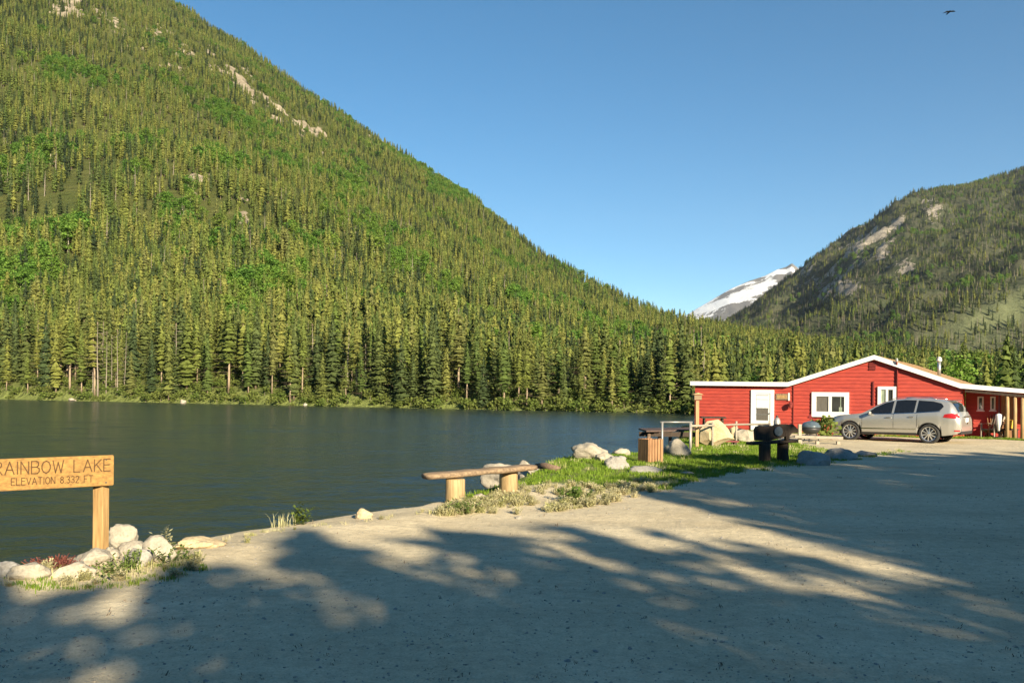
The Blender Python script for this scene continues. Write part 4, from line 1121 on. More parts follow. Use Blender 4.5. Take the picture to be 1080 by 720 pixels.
mb = MB(); mb.box((5.105, 0, 1.06), (.03, 1.0, .035), None, .01); mb.build('tailgate_trim', 'chrome', car)
mb = MB(); mb.box((5.09, 0, .80), (.05, .14, .10), None, .02); mb.build('emblem', 'chrome', car)
mb = MB(); mb.box((5.03, 0, .45), (.16, 1.5, .14), None, .04); mb.build('rear_bumper_trim', 'blackplastic', car)
mb = MB(); mb.box((.03, 0, .42), (.10, 1.15, .18), None, .03); mb.build('front_grille', 'blackplastic', car)
mb = MB(); mb.box((4.66, 0, 1.665), (.22, 1.1, .025), None, .01); mb.build('spoiler', 'carpaint', car)
mb = MB(); mb.box((2.5, 0, .40), (3.3, 1.5, .22)); mb.build('underbody', 'blackplastic', car)
k0, _ = ray(897, 455); k1, _ = ray(981, 456)
pf = Vector((k0 * 35, 35, 0)); ax = R(-42)
ax_v = Vector((math.cos(ax), math.sin(ax), 0))
car.rotation_euler = (0, 0, ax)
side_off = Vector((math.sin(ax), -math.cos(ax), 0)) * .9
org = pf - ax_v * WX[0] - side_off
cz = gz(pf.x + 1, pf.y - 1)
car.location = (org.x, org.y, cz - .005)

# ================================================================== the lake sign
FONT = {'R': [[(0, 0), (0, 1), (.5, 1), (.66, .88), (.66, .68), (.5, .52), (0, .5)], [(.3, .5), (.72, 0)]], 'A': [[(0, 0), (.38, 1), (.76, 0)], [(.14, .36), (.62, .36)]],
        'I': [[(.05, 0), (.05, 1)]], 'N': [[(0, 0), (0, 1), (.66, 0), (.66, 1)]], 'B': [[(0, 0), (0, 1), (.45, 1), (.6, .88), (.6, .65), (.45, .53), (0, .53)], [(.45, .53), (.66, .4), (.66, .14), (.5, 0), (0, 0)]],
        'O': [[(.36, 0), (.12, .12), (0, .38), (0, .62), (.12, .88), (.36, 1), (.6, .88), (.72, .62), (.72, .38), (.6, .12), (.36, 0)]], 'W': [[(0, 1), (.22, 0), (.46, .85), (.70, 0), (.92, 1)]],
        'L': [[(0, 1), (0, 0), (.55, 0)]], 'K': [[(0, 0), (0, 1)], [(.62, 1), (0, .42)], [(.18, .58), (.66, 0)]], 'E': [[(.6, 1), (0, 1), (0, 0), (.6, 0)], [(0, .52), (.5, .52)]],
        'V': [[(0, 1), (.35, 0), (.7, 1)]], 'T': [[(0, 1), (.7, 1)], [(.35, 1), (.35, 0)]], 'F': [[(.58, 1), (0, 1), (0, 0)], [(0, .52), (.46, .52)]],
        '8': [[(.3, .54), (.1, .64), (.06, .82), (.3, 1), (.54, .82), (.5, .64), (.3, .54), (.06, .38), (.02, .16), (.3, 0), (.58, .16), (.54, .38), (.3, .54)]],
        '3': [[(.02, .88), (.25, 1), (.5, .88), (.5, .66), (.22, .54), (.52, .4), (.54, .16), (.28, 0), (.0, .12)]], '2': [[(.02, .8), (.14, .96), (.35, 1), (.54, .86), (.5, .6), (0, 0), (.58, 0)]],
        '.': [[(.02, 0), (.06, .05)]], ' ': []}
ADV = {'I': .1, '.': .08, 'W': .92, ' ': .45, 'A': .76, 'R': .72, 'O': .72, 'N': .66, 'B': .66, 'V': .7, 'T': .7, '8': .58, '3': .55, '2': .58}
def px_side(x):
    """point of the board's long axis seen at photograph column x"""
    k, _ = ray(x, 495); a = P(120, 495, 8.6); b = P(0, 495, 8.1); d = b - a
    t = (k * a.y - a.x) / (d.x - k * d.y); q = a + d * t; return Vector((q.x, q.y, 0))
br, bl_ = px_side(120), px_side(-24)
bu = (br - bl_).normalized(); bn = Vector((bu.y, -bu.x, 0)); 
if bn.y > 0: bn = -bn
bt, bb = 1.018, .714
k, _ = ray(107, 577); pb = px_side(108); gzp = gz(pb.x, pb.y)
sgn = thing('lake_sign', 'wooden lake name sign of one carved board on posts among the pale stones', 'sign', (pb.x, pb.y, gzp))
mb = MB(); a = [bl_ + Vector((0, 0, bb - .01)), br + Vector((0, 0, bb)), br + Vector((0, 0, bt)), bl_ + Vector((0, 0, bt - .01))]
mb.prism([p for p in a], [p - bn * .05 for p in a]); bmesh.ops.bevel(mb.bm, geom=list(mb.bm.edges), offset=.006, segments=2, affect='EDGES')
board = mb.build('board', 'signwood', sgn)
def write(text, xa, xb, z, h, wd):
    a, b = px_side(xa), px_side(xb); L = (b - a).length
    tot = sum(ADV.get(c, .62) for c in text) + .24 * (len(text) - 1); sc = L / tot
    x = 0; mb = MB()
    for c in text:
        for pl in FONT[c]:
            for p, q in zip(pl[:-1], pl[1:]):
                A_ = a + bu * (x + p[0]) * sc + Vector((0, 0, z + p[1] * h)) + bn * .001
                B_ = a + bu * (x + q[0]) * sc + Vector((0, 0, z + q[1] * h)) + bn * .001
                e_ = (B_ - A_).normalized() * wd * .3
                mb.bar(A_ - e_, B_ + e_, wd, .006, bn.cross((B_ - A_).normalized()) if False else bu.cross(Vector((0, 0, 1))))
        x += ADV.get(c, .62) + .24
    return mb
for xp_, zz in ((104, .975), (104, .745), (112, .975), (112, .745)):
    q_ = px_side(xp_); mb = MB(); mb.lathe([(0, 0), (.009, 0), (.008, .004), (0, .005)], q_ + bn * .0005 + Vector((0, 0, zz if xp_ == 112 else -9)), Matrix.Rotation(R(90), 3, bu.cross(Vector((0, 0, 1))).cross(Vector((0, 0, 1)))), 8)
    if xp_ == 112: sub(mb, 'bolt', 'blackmetal', board, sgn)
    else: mb.bm.free()
sub(write('RAINBOW LAKE', -7, 116.5, .862, .118, .0105), 'lettering', 'carve', board, sgn)
sub(write('ELEVATION 8.332 FT', 12, 98, .757, .066, .0075), 'lettering', 'carve', board, sgn)
def post(c, bw, top, rz):
    mb = MB(); zb = gz(c.x, c.y) - .3
    mb.box(Vector((c.x, c.y, (zb + top) / 2)), (bw, .10, top - zb), Matrix.Rotation(rz, 3, 'Z'), .008)
    return mb.build('post', 'postwood', sgn)
post(pb - bn * .12, .118, .96, R(-14))
post(px_side(-16) - bn * .12, .118, .96, R(-14))

# ================================================================== boulders
def boulder(label, x, yb, w_px, h_px, seed, mat='granite', dr=.8, rz=0, tilt=0, cuts=7, d=None, group=None, rough=.24, name='boulder', sink=.45, cat='rock'):
    if d is None: g = GP(x, yb); d = g.y
    else: k, e = ray(x, yb); g = Vector((k * d, d, EYE + e * d))
    W = w_px * d / 900; H = h_px * d / 900
    r = random.Random(seed); bm = bmesh.new(); bmesh.ops.create_icosphere(bm, subdivisions=4 if w_px > 14 else 3, radius=1)
    planes = []
    for _ in range(cuts):
        n = Vector((r.gauss(0, 1), r.gauss(0, 1), r.gauss(0, .8))).normalized(); planes.append((n, r.uniform(.55, .82)))
    sd = Vector((seed * 3.7, seed * 1.3, 0))
    for v in bm.verts:
        c = v.co.copy()
        for n, q in planes:
            e_ = c.dot(n) - q
            if e_ > 0: c -= n * e_ * .94
        c *= 1 + rough * mnoise.fractal(c * 1.3 + sd, .9, 2.1, 4) + rough * .25 * mnoise.fractal(c * 5 + sd, .8, 2.1, 3)
        v.co = c
    xs_ = [v.co.x for v in bm.verts]; zs_ = [v.co.z for v in bm.verts]; zm, zx = min(zs_), max(zs_)
    ht = H * (1 + sink)
    for v in bm.verts:
        v.co.x = (v.co.x - (max(xs_) + min(xs_)) / 2) / (max(xs_) - min(xs_)) * W
        v.co.y *= W / 2 * dr; v.co.z = (v.co.z - zm) / (zx - zm) * ht - (ht - H)
    rot = Matrix.Rotation(R(tilt), 3, 'Y') 
    for v in bm.verts: v.co = rot @ v.co
    me = bpy.data.meshes.new(name); bm.to_mesh(me); bm.free(); me.materials.append(M[mat])
    for p in me.polygons: p.use_smooth = True
    o = bpy.data.objects.new(name, me); COL.objects.link(o); o.location = (g.x, g.y, g.z); o.rotation_euler = (0, 0, R(rz))
    return tag(o, label, cat, group)
SG = 'stones round the lake sign'
for a in [
    ('pale flat oval boulder leaning at the water just right of the sign post', 130, 573, 36, 22, 1, 'granite', .55, 0, -14, 0, 9.2),
    ('rounded pale stone at the far left end of the stone row', 8, 589, 26, 14, 2, 'granite', .8, 0, 0, 4),
    ('grey shaded stone below the far left round stone', 7, 606, 32, 15, 3, 'greyrock', .8, 0, 0, 6),
    ('long low grey stone in half shade left of the red plants', 31, 609, 44, 16, 4, 'granite', .7, 0, 0, 6),
    ('small rounded tan stone behind the red plants', 69, 586, 21, 14, 5, 'tanrock', .8, 0, 0, 3),
    ('speckled grey stone behind the base of the sign post', 87, 584, 22, 13, 6, 'greyrock', .8, 0, 0, 5),
    ('bright white angular stone in front of the sign post', 97, 594, 42, 17, 7, 'granite', .8, 0, 0, 9),
    ('small bright cracked stone right of the post base', 119, 590, 17, 14, 8, 'granite', .8, 0, 0, 8),
    ('wide pale flat stone in front of the red plants', 77, 606, 50, 14, 9, 'granite', .7, 0, 0, 6),
    ('sunlit rounded stone below the leaning oval boulder', 141, 584, 38, 15, 10, 'granite', .7, 0, 0, 5),
    ('rough grey stone partly hidden by green weeds', 146, 594, 34, 17, 11, 'greyrock', .8, 0, 0, 7),
    ('large rough tan stone at the right end of the stone row', 171, 590, 38, 26, 12, 'granite', .8, 0, 0, 7),
]: boulder(*a, group=SG)
boulder('flat sandy stone at the water right of the stone row', 212, 577, 52, 11, 13, 'tanrock', .6, 0, 0, 5, group=SG)
LR = 'boulders by the lake'
boulder('small round stone at the bank left of the log bench', 384, 546, 20, 11, 14, 'tanrock', .8, 0, 0, 4, group=LR)
boulder('small pale stone on the ground between the bench legs', 506, 526, 15, 6, 15, 'granite', .8, 0, 0, 4, group=LR)
boulder('large low boulder in the water behind the log bench', 528, 508, 44, 20, 16, 'granite', .7, 0, 0, 6, d=21, group=LR)
boulder('bright knobbly boulder right behind the bench end', 553, 500, 20, 15, 17, 'granite', .8, 0, 0, 4, d=20.5, group=LR)
boulder('pale squat boulder with a dark waterline beside the driftwood', 562, 508, 34, 16, 18, 'granite', .7, 0, 0, 6, d=19.5, group=LR)
boulder('big triangular sunlit boulder at the edge of the grassy point', 622, 484, 40, 18, 19, 'granite', .6, 0, 0, 5, group=LR)
boulder('small pale boulder touching the triangular one', 638, 486, 22, 10, 20, 'granite', .7, 0, 0, 5, group=LR)
boulder('low pale stone at the water left of the slatted bin', 655, 480, 20, 8, 21, 'granite', .7, 0, 0, 5, group=LR)
boulder('tan stone lying just left of the slatted bin', 666, 477, 16, 9, 22, 'tanrock', .7, 0, 0, 5, group=LR)
boulder('grey boulder half in shade at the edge of the lawn', 651, 494, 28, 14, 23, 'greyrock', .7, 0, 0, 4, group=LR)
boulder('low dark boulder in the tree shade on the lawn', 680, 498, 36, 7, 24, 'greyrock', .7, 0, 0, 4, group=LR)
boulder('white chunky boulder between the slatted bin and the pipe gate', 714, 480, 31, 18, 25, 'granite', .7, 0, 0, 5, group=LR)
boulder('flat pale slab on the shaded lawn', 724, 499, 16, 2, 26, 'granite', .7, 0, 0, 2, group=LR)
RR_ = 'rocks along the road edge'
boulder('dark grey boulder in shade right of the bear bench', 858, 490, 36, 15, 27, 'greyrock', .7, 0, 0, 6, group=RR_)
boulder('small pale stone at the foot of the shaded boulder', 855, 490, 13, 7, 28, 'granite', .8, 0, 0, 4, group=RR_)
boulder('wide dark boulder in shade in front of the car', 886, 484, 38, 12, 29, 'greyrock', .7, 0, 0, 6, group=RR_)
boulder('flat dark stone farthest right along the road edge', 912, 481, 26, 6, 30, 'greyrock', .7, 0, 0, 6, group=RR_)
HR = 'rocks in front of the lodge'
for a in [('broad pale rock in front of the lodge wall, beside the tan boulder', 786, 466, 26, 14, 31, 'granite'), ('small pale rock below the rail left of the white door', 797, 465, 16, 11, 32, 'granite'),
          ('pinkish rock between the tan boulder and the lodge wall', 774, 461, 16, 12, 33, 'tanrock'), ('pale heaped rock in front of the white door step', 806, 458, 22, 12, 34, 'granite')]:
    boulder(*a, .8, 0, 0, 6, group=HR)
boulder('white stone shining at the far waterline below the large spruce', 193, 425.2, 7, 4, 41, 'granite', .8, 0, 0, 4, 177.5, group='stones on the far shore')
boulder('pale stone at the far waterline left of the dead pines', 76, 422.4, 8, 3, 42, 'granite', .8, 0, 0, 4, 196.5, group='stones on the far shore')
boulder('small pale stone on the far bank below the broad spruce', 322, 427.4, 5, 2.5, 43, 'granite', .8, 0, 0, 4, 161, group='stones on the far shore')
# the big tan boulder: hull of its outline
g = GP(756, 471); d = g.y
def hullrock(label, sil, dep, mat, seed, name='boulder'):
    bm = bmesh.new()
    for (x, y) in sil:
        p = P(x, y, d); c = P(756, 458, d)
        bm.verts.new(p + Vector((0, -.10, 0))); q = c + (p - c) * .8; bm.verts.new(Vector((q.x, p.y + dep, q.z)))
        q = c + (p - c) * .55; bm.verts.new(Vector((q.x, p.y - dep * .55, q.z)))
    r_ = bmesh.ops.convex_hull(bm, input=bm.verts)
    bmesh.ops.delete(bm, geom=[v for v in bm.verts if not v.link_faces], context='VERTS')
    bmesh.ops.triangulate(bm, faces=bm.faces); bmesh.ops.subdivide_edges(bm, edges=bm.edges, cuts=5, use_grid_fill=True)
    for v in bm.verts: v.co += Vector((mnoise.noise(v.co * 2.4 + Vector((seed, 0, 0))), mnoise.noise(v.co * 2.4 + Vector((0, seed, 9))), mnoise.noise(v.co * 2.4 + Vector((5, 3, seed))))) * .05
    o0 = Vector((g.x, g.y, g.z))
    for v in bm.verts: v.co -= o0
    me = bpy.data.meshes.new(name); bm.to_mesh(me); bm.free(); me.materials.append(M[mat])
    me.polygons.foreach_set('use_smooth', [True] * len(me.polygons)); me.set_sharp_from_angle(angle=R(32))
    o = bpy.data.objects.new(name, me); COL.objects.link(o); o.location = o0; return tag(o, label, 'rock', HR)
hullrock('large tan boulder with a sloping pale top slab on the lawn', [(738.5, 466), (737.5, 452), (745, 444), (757, 442.5), (767, 451), (774.5, 463), (757, 465), (748, 471)], .55, 'tanrock', 3)
t = thing('wooden_rack', 'low dark wooden rack on the grass under the tan boulder', 'rack', tuple(GP(766, 470)))
b0 = GP(766, 470); mb = MB()
for i in range(4): mb.box(b0 + Vector((0, -.25 + .14 * i, .17)), (.75, .11, .035))
mb.build('slat_top', 'redbrick', t)
for s in (-1, 1): mb = MB(); mb.box(b0 + Vector((s * .27, -.02, .06)), (.07, .5, .18)); mb.build('leg', 'darkwood', t)

# ================================================================== benches, bin, gate, dock, rail
def logpost(c, r0, h, seed=0, lean=(0, 0)):
    mb = MB(); n = 20; rr_ = random.Random(seed); ph = rr_.random() * 6
    prof = [(0, -.15), (.0, .25), (0, .5), (0, .75), (0, 1)]
    pts = [(c[0] + lean[0] * f, c[1] + lean[1] * f, c[2] - .12 + (h + .12) * f) for f in (0, .25, .5, .75, .985, 1)]
    mb.tube(pts, [r0 * 1.05, r0 * 1.01, r0, r0 * .99, r0 * .98, r0 * .93], n)
    for v in mb.bm.verts:
        a = math.atan2(v.co.y - c[1], v.co.x - c[0]); k_ = 1 + .05 * math.sin(3 * a + ph) + .03 * math.sin(7 * a + ph * 2)
        v.co.x = c[0] + (v.co.x - c[0]) * k_; v.co.y = c[1] + (v.co.y - c[1]) * k_
    return mb
bl0, bl1 = P(479.5, 533, 12.75), P(536.5, 523, 13.7)
t = thing('log_bench', 'rustic bench of a split log plank on two pale log stumps at the lake edge', 'bench', tuple((bl0 + bl1) / 2))
H0 = .40
logpost(bl0, .145, H0, 1).build('leg', 'logwood', t, True)
logpost(bl1, .148, H0, 2).build('leg', 'logwood', t, True)
dv = (bl1 - bl0).normalized(); e0 = P(450, 499.5, bl0.y - .25); e1 = P(561, 493, bl1.y + .15)
dz0, dz1 = bl0.z + H0, bl1.z + H0
mb = MB(); n = 22; rows = []
for i in range(n + 1):
    f = i / n; c = Vector((e0.x + (e1.x - e0.x) * f, e0.y + (e1.y - e0.y) * f, (dz0 + .062 - .0) + (dz1 - dz0) * f + .008 * mnoise.noise(Vector((f * 6, 0, 0)))))
    wv = .15 + .018 * mnoise.noise(Vector((f * 5, 3, 0))); hh = .05 + .012 * mnoise.noise(Vector((f * 7, 8, 0)))
    if i in (0, n): wv *= .92; hh *= .85
    dd = (e1 - e0); dd.z = 0; dd.normalize(); sd = Vector((-dd.y, dd.x, 0))
    rows.append([mb.bm.verts.new(c + sd * (wv * math.cos(a)) + Vector((0, 0, (hh * .9 if math.sin(a) > 0 else hh * 1.15) * math.copysign(abs(math.sin(a)) ** .5, math.sin(a))))) for a in [2 * math.pi * j / 14 + .1 for j in range(14)]])
for a, b in zip(rows[:-1], rows[1:]):
    for j in range(14): mb.bm.faces.new((a[j], a[(j + 1) % 14], b[(j + 1) % 14], b[j]))
mb.bm.faces.new(rows[0][::-1]); mb.bm.faces.new(rows[-1])
mb.build('seat', 'plankwood', t, True)
# driftwood behind the bench
d0 = P(566, 491, 18.8); d1 = P(589, 495, 18.2)
mb = MB(); mb.tube([d0, d0.lerp(d1, .4) + Vector((0, 0, .03)), d1], [.06, .075, .07], 10); o = mb.build('driftwood_log', 'barkwood', None, True, origin=d0.lerp(d1, .5))
for zz in (0,): tag(o, 'short grey driftwood log lying on the boulders behind the bench', 'log')
# bear bench in the shade
b0 = GP(806.5, 487); b1 = GP(825.5, 486.5)
t = thing('carved_bench', 'dark log bench in shade whose back is a carved standing bear', 'bench', tuple((b0 + b1) / 2))
sc = b0.y / 900
sA = P(790, 467.5, b0.y); sB = P(838, 464.5, b1.y)
logpost(b0, .15, sA.z - b0.z, 5).build('leg', 'darkwood', t, True); logpost(b1, .145, sB.z - b1.z, 6).build('leg', 'darkwood', t, True)
mb = MB(); mb.bar(sA + Vector((0, 0, 0)), sB, .34, .07, (0, 0, 1), .015); mb.build('seat', 'darkwood', t)
yb_ = b0.y + .14
bear = [(797.5, 464.5), (796.8, 453.5), (798.5, 450), (803, 448.8), (809, 449.8), (813, 448.6), (816, 449.3), (820.5, 447.2), (826, 447.3), (831, 447.2), (834.5, 448.2), (836, 447.0), (837.6, 448.2), (839.5, 450.2), (842.0, 452.8), (842.4, 454.6), (840.5, 456.3), (837.5, 456.2), (835.2, 457), (833.2, 459.5), (832.6, 464), (829.6, 464.4), (829.3, 459.8), (825, 461.2), (820, 462.6), (816, 463.4), (811, 464.6)]
mb = MB(); fr_ = [P(x, y, yb_ - .09) for x, y in bear]; bk_ = [P(x, y, yb_ - .09) + Vector((0, .20, 0)) for x, y in bear]
mb.prism(fr_, bk_); bmesh.ops.triangulate(mb.bm, faces=[f for f in mb.bm.faces if len(f.verts) > 4])
bear_o = mb.build('backrest', 'darkwood', t)
md_ = bear_o.modifiers.new('round', 'BEVEL'); md_.width = .035; md_.segments = 3; md_.limit_method = 'ANGLE'
mb = MB(); mb.lathe([(0, 0), (.10, 0), (.11, .012), (.10, .025), (0, .025)], P(821, 454.8, yb_ - .12), Matrix.Rotation(R(90), 3, 'X'), 20)
for v in mb.bm.verts: v.co.z = P(821, 454.8, yb_).z + (v.co.z - P(821, 454.8, yb_).z) * 1.15
mb.build('medallion', 'bluegrey', t)
# slatted bin
g = GP(686, 487.5); sz = .43; H = 25 * g.y / 900
t = thing('slatted_bin', 'brown wooden slatted rubbish bin surround on the lawn near the lake', 'bin', tuple(g)); rot = Matrix.Rotation(R(28), 3, 'Z')
for face in range(4):
    mb = MB(); fr = Matrix.Rotation(R(28 + 90 * face), 3, 'Z')
    for i in range(5):
        mb.box(g + fr @ Vector((-sz / 2 + sz * (i + .5) / 5, -sz / 2, H / 2)), (sz / 5 * .78, .025, H), fr)
    mb.build('slat_panel', 'slatwood' if face != 1 else 'greywood', t)
    mb = MB(); 
    for zz in (.12, .88): mb.box(g + fr @ Vector((0, -sz / 2 + .035, H * zz)), (sz - .03, .03, .06), fr)
    mb.build('rail', 'darkwood', t)
mb = MB(); mb.box(g + Vector((0, 0, H * .90)), (sz * .8, sz * .8, .02), rot); mb.build('lid', 'blackplastic', t)
# pipe gate
d = 24.5
pA, pB = P(698.5, 445, d), P(728, 445, d + .2); zg = gz(pA.x, pA.y) - .1
t = thing('pipe_gate', 'grey metal pipe gate frame standing in front of the dark dock', 'gate', (pA.x, pA.y, zg))
for p in (pA, pB):
    mb = MB(); mb.tube([(p.x, p.y, gz(p.x, p.y) - .2), (p.x, p.y, p.z)], .032, 8); mb.build('post', 'pipe', t, True)
mb = MB(); mb.tube([pA + Vector((-.06, 0, 0)), pB + Vector((.06, 0, 0))], .026, 8); mb.build('top_rail', 'pipe', t, True)
# dock
dA, dB = P(680, 454, 33.0), P(735, 453, 34.5); z = WATER
dk = thing('dock', 'dark plank dock on posts over the water behind the pipe gate', 'dock', ((dA.x + dB.x) / 2, dA.y, WATER))
mb = MB(); nb = 16; top = dA.z
for i in range(nb):
    f = (i + .5) / nb; c = dA.lerp(dB, f); mb.box((c.x, c.y + .5, top), ((dB - dA).length / nb * .92, 2.0, .06))
mb.build('deck', 'deckwood', dk)
mb = MB(); mb.box(((dA.x + dB.x) / 2, dA.y + .0, top - .13), ((dB - dA).length, .06, .18)); mb.build('edge_beam', 'darkwood', dk)
for i in range(5):
    c = dA.lerp(dB, (i + .3) / 5); mb = MB(); mb.tube([(c.x, c.y - .2, WATER - .6), (c.x, c.y - .2, top - .05)], .07, 8); mb.build('post', 'barkwood', dk, True)
# bird feeder post
d = 27.5; pt = P(735.5, 417, d); zb_ = gz(pt.x, pt.y)
t = thing('bird_feeder', 'pale wooden box feeder on a tall thin post at the lodge corner', 'bird feeder', (pt.x, pt.y, zb_))
mb = MB(); mb.box((pt.x, pt.y, (zb_ - .2 + pt.z - .15) / 2), (.10, .10, pt.z - .15 - zb_ + .2)); mb.build('post', 'porchwood', t)
mb = MB(); mb.box((pt.x, pt.y, pt.z - .06), (.24, .22, .16), None, .01); mb.build('box', 'plankwood', t)
mb = MB(); mb.prism([(pt.x - .17, pt.y - .16, pt.z + .03), (pt.x + .17, pt.y - .16, pt.z + .03), (pt.x, pt.y - .16, pt.z + .10)], [(pt.x - .17, pt.y + .16, pt.z + .03), (pt.x + .17, pt.y + .16, pt.z + .03), (pt.x, pt.y + .16, pt.z + .10)]); mb.build('roof', 'porchwood', t)
# white rail along the bank
d = 29.0
pts = [P(729, 449, 26), P(752, 448.5, 28.5), P(777, 447.5, 31), P(812, 447, 34)]
t = thing('handrail', 'thin whitish pole rail running from the pipe gate towards the white door', 'railing', (pts[0].x, pts[0].y, gz(pts[0].x, pts[0].y)))
mb = MB(); mb.tube(pts, .035, 8); mb.build('rail', 'greywood', t, True)
for p in pts: mb = MB(); mb.tube([(p.x, p.y + .05, gz(p.x, p.y) - .2), (p.x, p.y + .05, p.z + .12)], .038, 8); mb.build('post', 'greywood', t, True)
# picnic table
d = 32; c = P(752, 440, d); zg = gz(c.x, c.y)
t = thing('picnic_table', 'dark brown picnic table on the bank behind the tan boulder', 'table', (c.x, c.y, zg)); zt_ = c.z - zg; rz = Matrix.Rotation(R(-8), 3, 'Z'); cc = Vector((c.x, c.y, zg))
mb = MB()
for i in range(5): mb.box(cc + rz @ Vector((0, -.32 + .16 * i, zt_)), (.9, .14, .05), rz)
mb.build('tabletop', 'darkwood', t)
for s in (-1, 1):
    mb = MB(); mb.box(cc + rz @ Vector((0, s * .62, .45)), (.9, .24, .05), rz); mb.build('seat', 'slatwood', t)
    mb = MB(); mb.bar(cc + rz @ Vector((s * .33, -.25, zt_)), cc + rz @ Vector((s * .33, -.62, 0)), .05, .09); mb.bar(cc + rz @ Vector((s * .33, .25, zt_)), cc + rz @ Vector((s * .33, .62, 0)), .05, .09); mb.bar(cc + rz @ Vector((s * .33, -.7, .4)), cc + rz @ Vector((s * .33, .7, .4)), .05, .09); mb.build('leg', 'darkwood', t)
# timber rail and grill by the car
pA, pB = P(838, 464, 31.5), P(889, 464.5, 31.2)
t = thing('timber_rail', 'low grey timber rail on short posts in front of the round grill', 'fence', (pA.x, pA.y, gz(pA.x, pA.y)))
mb = MB(); mb.bar(Vector((pA.x, pA.y, .1)), Vector((pB.x, pB.y, .08)), .11, .10, (0, 0, 1), .01); mb.build('rail', 'greywood', t)
for f, h in ((.13, .72), (.5, .12), (.93, .12)):
    c = pA.lerp(pB, f); zg = gz(c.x, c.y); mb = MB(); mb.box((c.x, c.y + .13, zg + h / 2 - .1), (.12, .12, h + .2), None, .01); mb.build('post', 'greywood', t)
c = P(855, 463, 33); zg = gz(c.x, c.y); cc = Vector((c.x, c.y, zg))
t = thing('grill', 'round dark grill with a blue grey lid behind the timber rail', 'grill', tuple(cc))
mb = MB(); mb.lathe([(0, .28), (.22, .32), (.34, .45), (.36, .55), (.33, .55), (0, .50)], cc, None, 20); mb.build('bowl', 'blackmetal', t, True)
mb = MB(); mb.lathe([(.37, .56), (.36, .62), (.27, .74), (.10, .80), (0, .81)], cc, None, 20); mb.build('lid', 'bluegrey', t, True)
for a in range(3): mb = MB(); mb.tube([cc + Vector((.2 * math.cos(a * 2.1), .2 * math.sin(a * 2.1), .34)), cc + Vector((.34 * math.cos(a * 2.1), .34 * math.sin(a * 2.1), 0))], .02, 6); mb.build('leg', 'blackmetal', t)
c = P(819.5, 452, 38); zg = gz(c.x, c.y); tp = P(819.5, 438, 38).z
t = thing('gas_cylinder', 'grey upright gas cylinder against the wall right of the white door', 'cylinder', (c.x, c.y, zg)); cc = Vector((c.x, c.y, zg)); hh = tp - zg
mb = MB(); mb.lathe([(0, 0), (.13, 0), (.15, .05), (.15, hh - .25), (.10, hh - .12), (.04, hh - .08), (0, hh - .08)], cc, None, 16); mb.build('tank', 'pipe', t, True)
mb = MB(); mb.lathe([(0, hh - .1), (.05, hh - .1), (.05, hh), (0, hh)], cc, None, 10); mb.build('valve', 'blackmetal', t)

# ================================================================== plants
def leafy(seed, h, wid, stems, leaves, leaf):
    r = random.Random(seed); vs_, fs = [], []
    for s in range(stems):
        a = r.random() * 6.28; ln = h * r.uniform(.5, 1.1); ox, oy = r.gauss(0, wid * .25), r.gauss(0, wid * .25); sp = wid * r.uniform(.1, .6)
        for l in range(leaves):
            f = (l + .5) / leaves; p = Vector((ox + math.cos(a) * sp * f, oy + math.sin(a) * sp * f, ln * f))
            b = r.random() * 6.28; dd = Vector((math.cos(b), math.sin(b), r.uniform(-.1, .9))).normalized(); u = dd.cross(Vector((0, 0, 1))).normalized() * leaf * .28; q = len(vs_); L = leaf * r.uniform(.6, 1.2)
            vs_ += [p, p + dd * L * .5 + u, p + dd * L, p + dd * L * .5 - u]; fs.append((q, q + 1, q + 2, q + 3))
        q = len(vs_); u = Vector((.004, 0, 0)); vs_ += [Vector((ox, oy, -.03)) - u, Vector((ox, oy, -.03)) + u, Vector((ox + math.cos(a) * sp, oy + math.sin(a) * sp, ln)) + u, Vector((ox + math.cos(a) * sp, oy + math.sin(a) * sp, ln)) - u]; fs.append((q, q + 1, q + 2, q + 3))
    return vs_, fs
def blades(seed, h, wid, n, bw=.006):
    r = random.Random(seed); vs_, fs = [], []
    for i in range(n):
        ox, oy = r.gauss(0, wid), r.gauss(0, wid); a = r.random() * 6.28; hh = h * r.uniform(.4, 1.15); l = hh * r.uniform(.1, .7); q = len(vs_)
        u = Vector((-math.sin(a), math.cos(a), 0)) * bw; m_ = Vector((ox + math.cos(a) * l * .35, oy + math.sin(a) * l * .35, hh * .6)); e_ = Vector((ox + math.cos(a) * l, oy + math.sin(a) * l, hh)); b_ = Vector((ox, oy, -.02))
        vs_ += [b_ - u, b_ + u, m_ + u * .8, m_ - u * .8, e_]; fs += [(q, q + 1, q + 2, q + 3), (q + 3, q + 2, q + 4)]
    return vs_, fs
def plant(name, label, cat, x, y, v, f, mat, z=0, group=None, d=None):
    p = GP(x, y) if d is None else P(x, y, d)
    o = mesh_obj(name, v, f, [mat]); o.location = p + Vector((0, 0, z)); o.rotation_euler = (0, 0, rnd.random() * 6.28)
    return tag(o, label, cat, group)
plant('weed', 'leafy green weed between the white stone and the rough grey stone', 'plant', 138, 599, *leafy(1, .17, .22, 13, 9, .05), 'weed')
plant('weed', 'green weed clump in front of the sign stones on the road edge', 'plant', 118, 605, *leafy(2, .09, .42, 34, 6, .045), 'weed')
plant('weed', 'tall leafy weed at the right end of the stone row', 'plant', 186, 592, *leafy(3, .17, .26, 18, 9, .05), 'weed')
plant('weed', 'dry stalky weed standing on top of the large rough stone', 'plant', 172, 582, *leafy(4, .24, .18, 14, 10, .05), 'sage')
plant('weed', 'green grassy weed behind the far left stones', 'plant', 22, 594, *leafy(5, .16, .3, 30, 8, .08), 'weed')
plant('weed', 'silvery weed left of the red plants', 'plant', 36, 590, *leafy(6, .13, .16, 16, 8, .06), 'silverleaf')
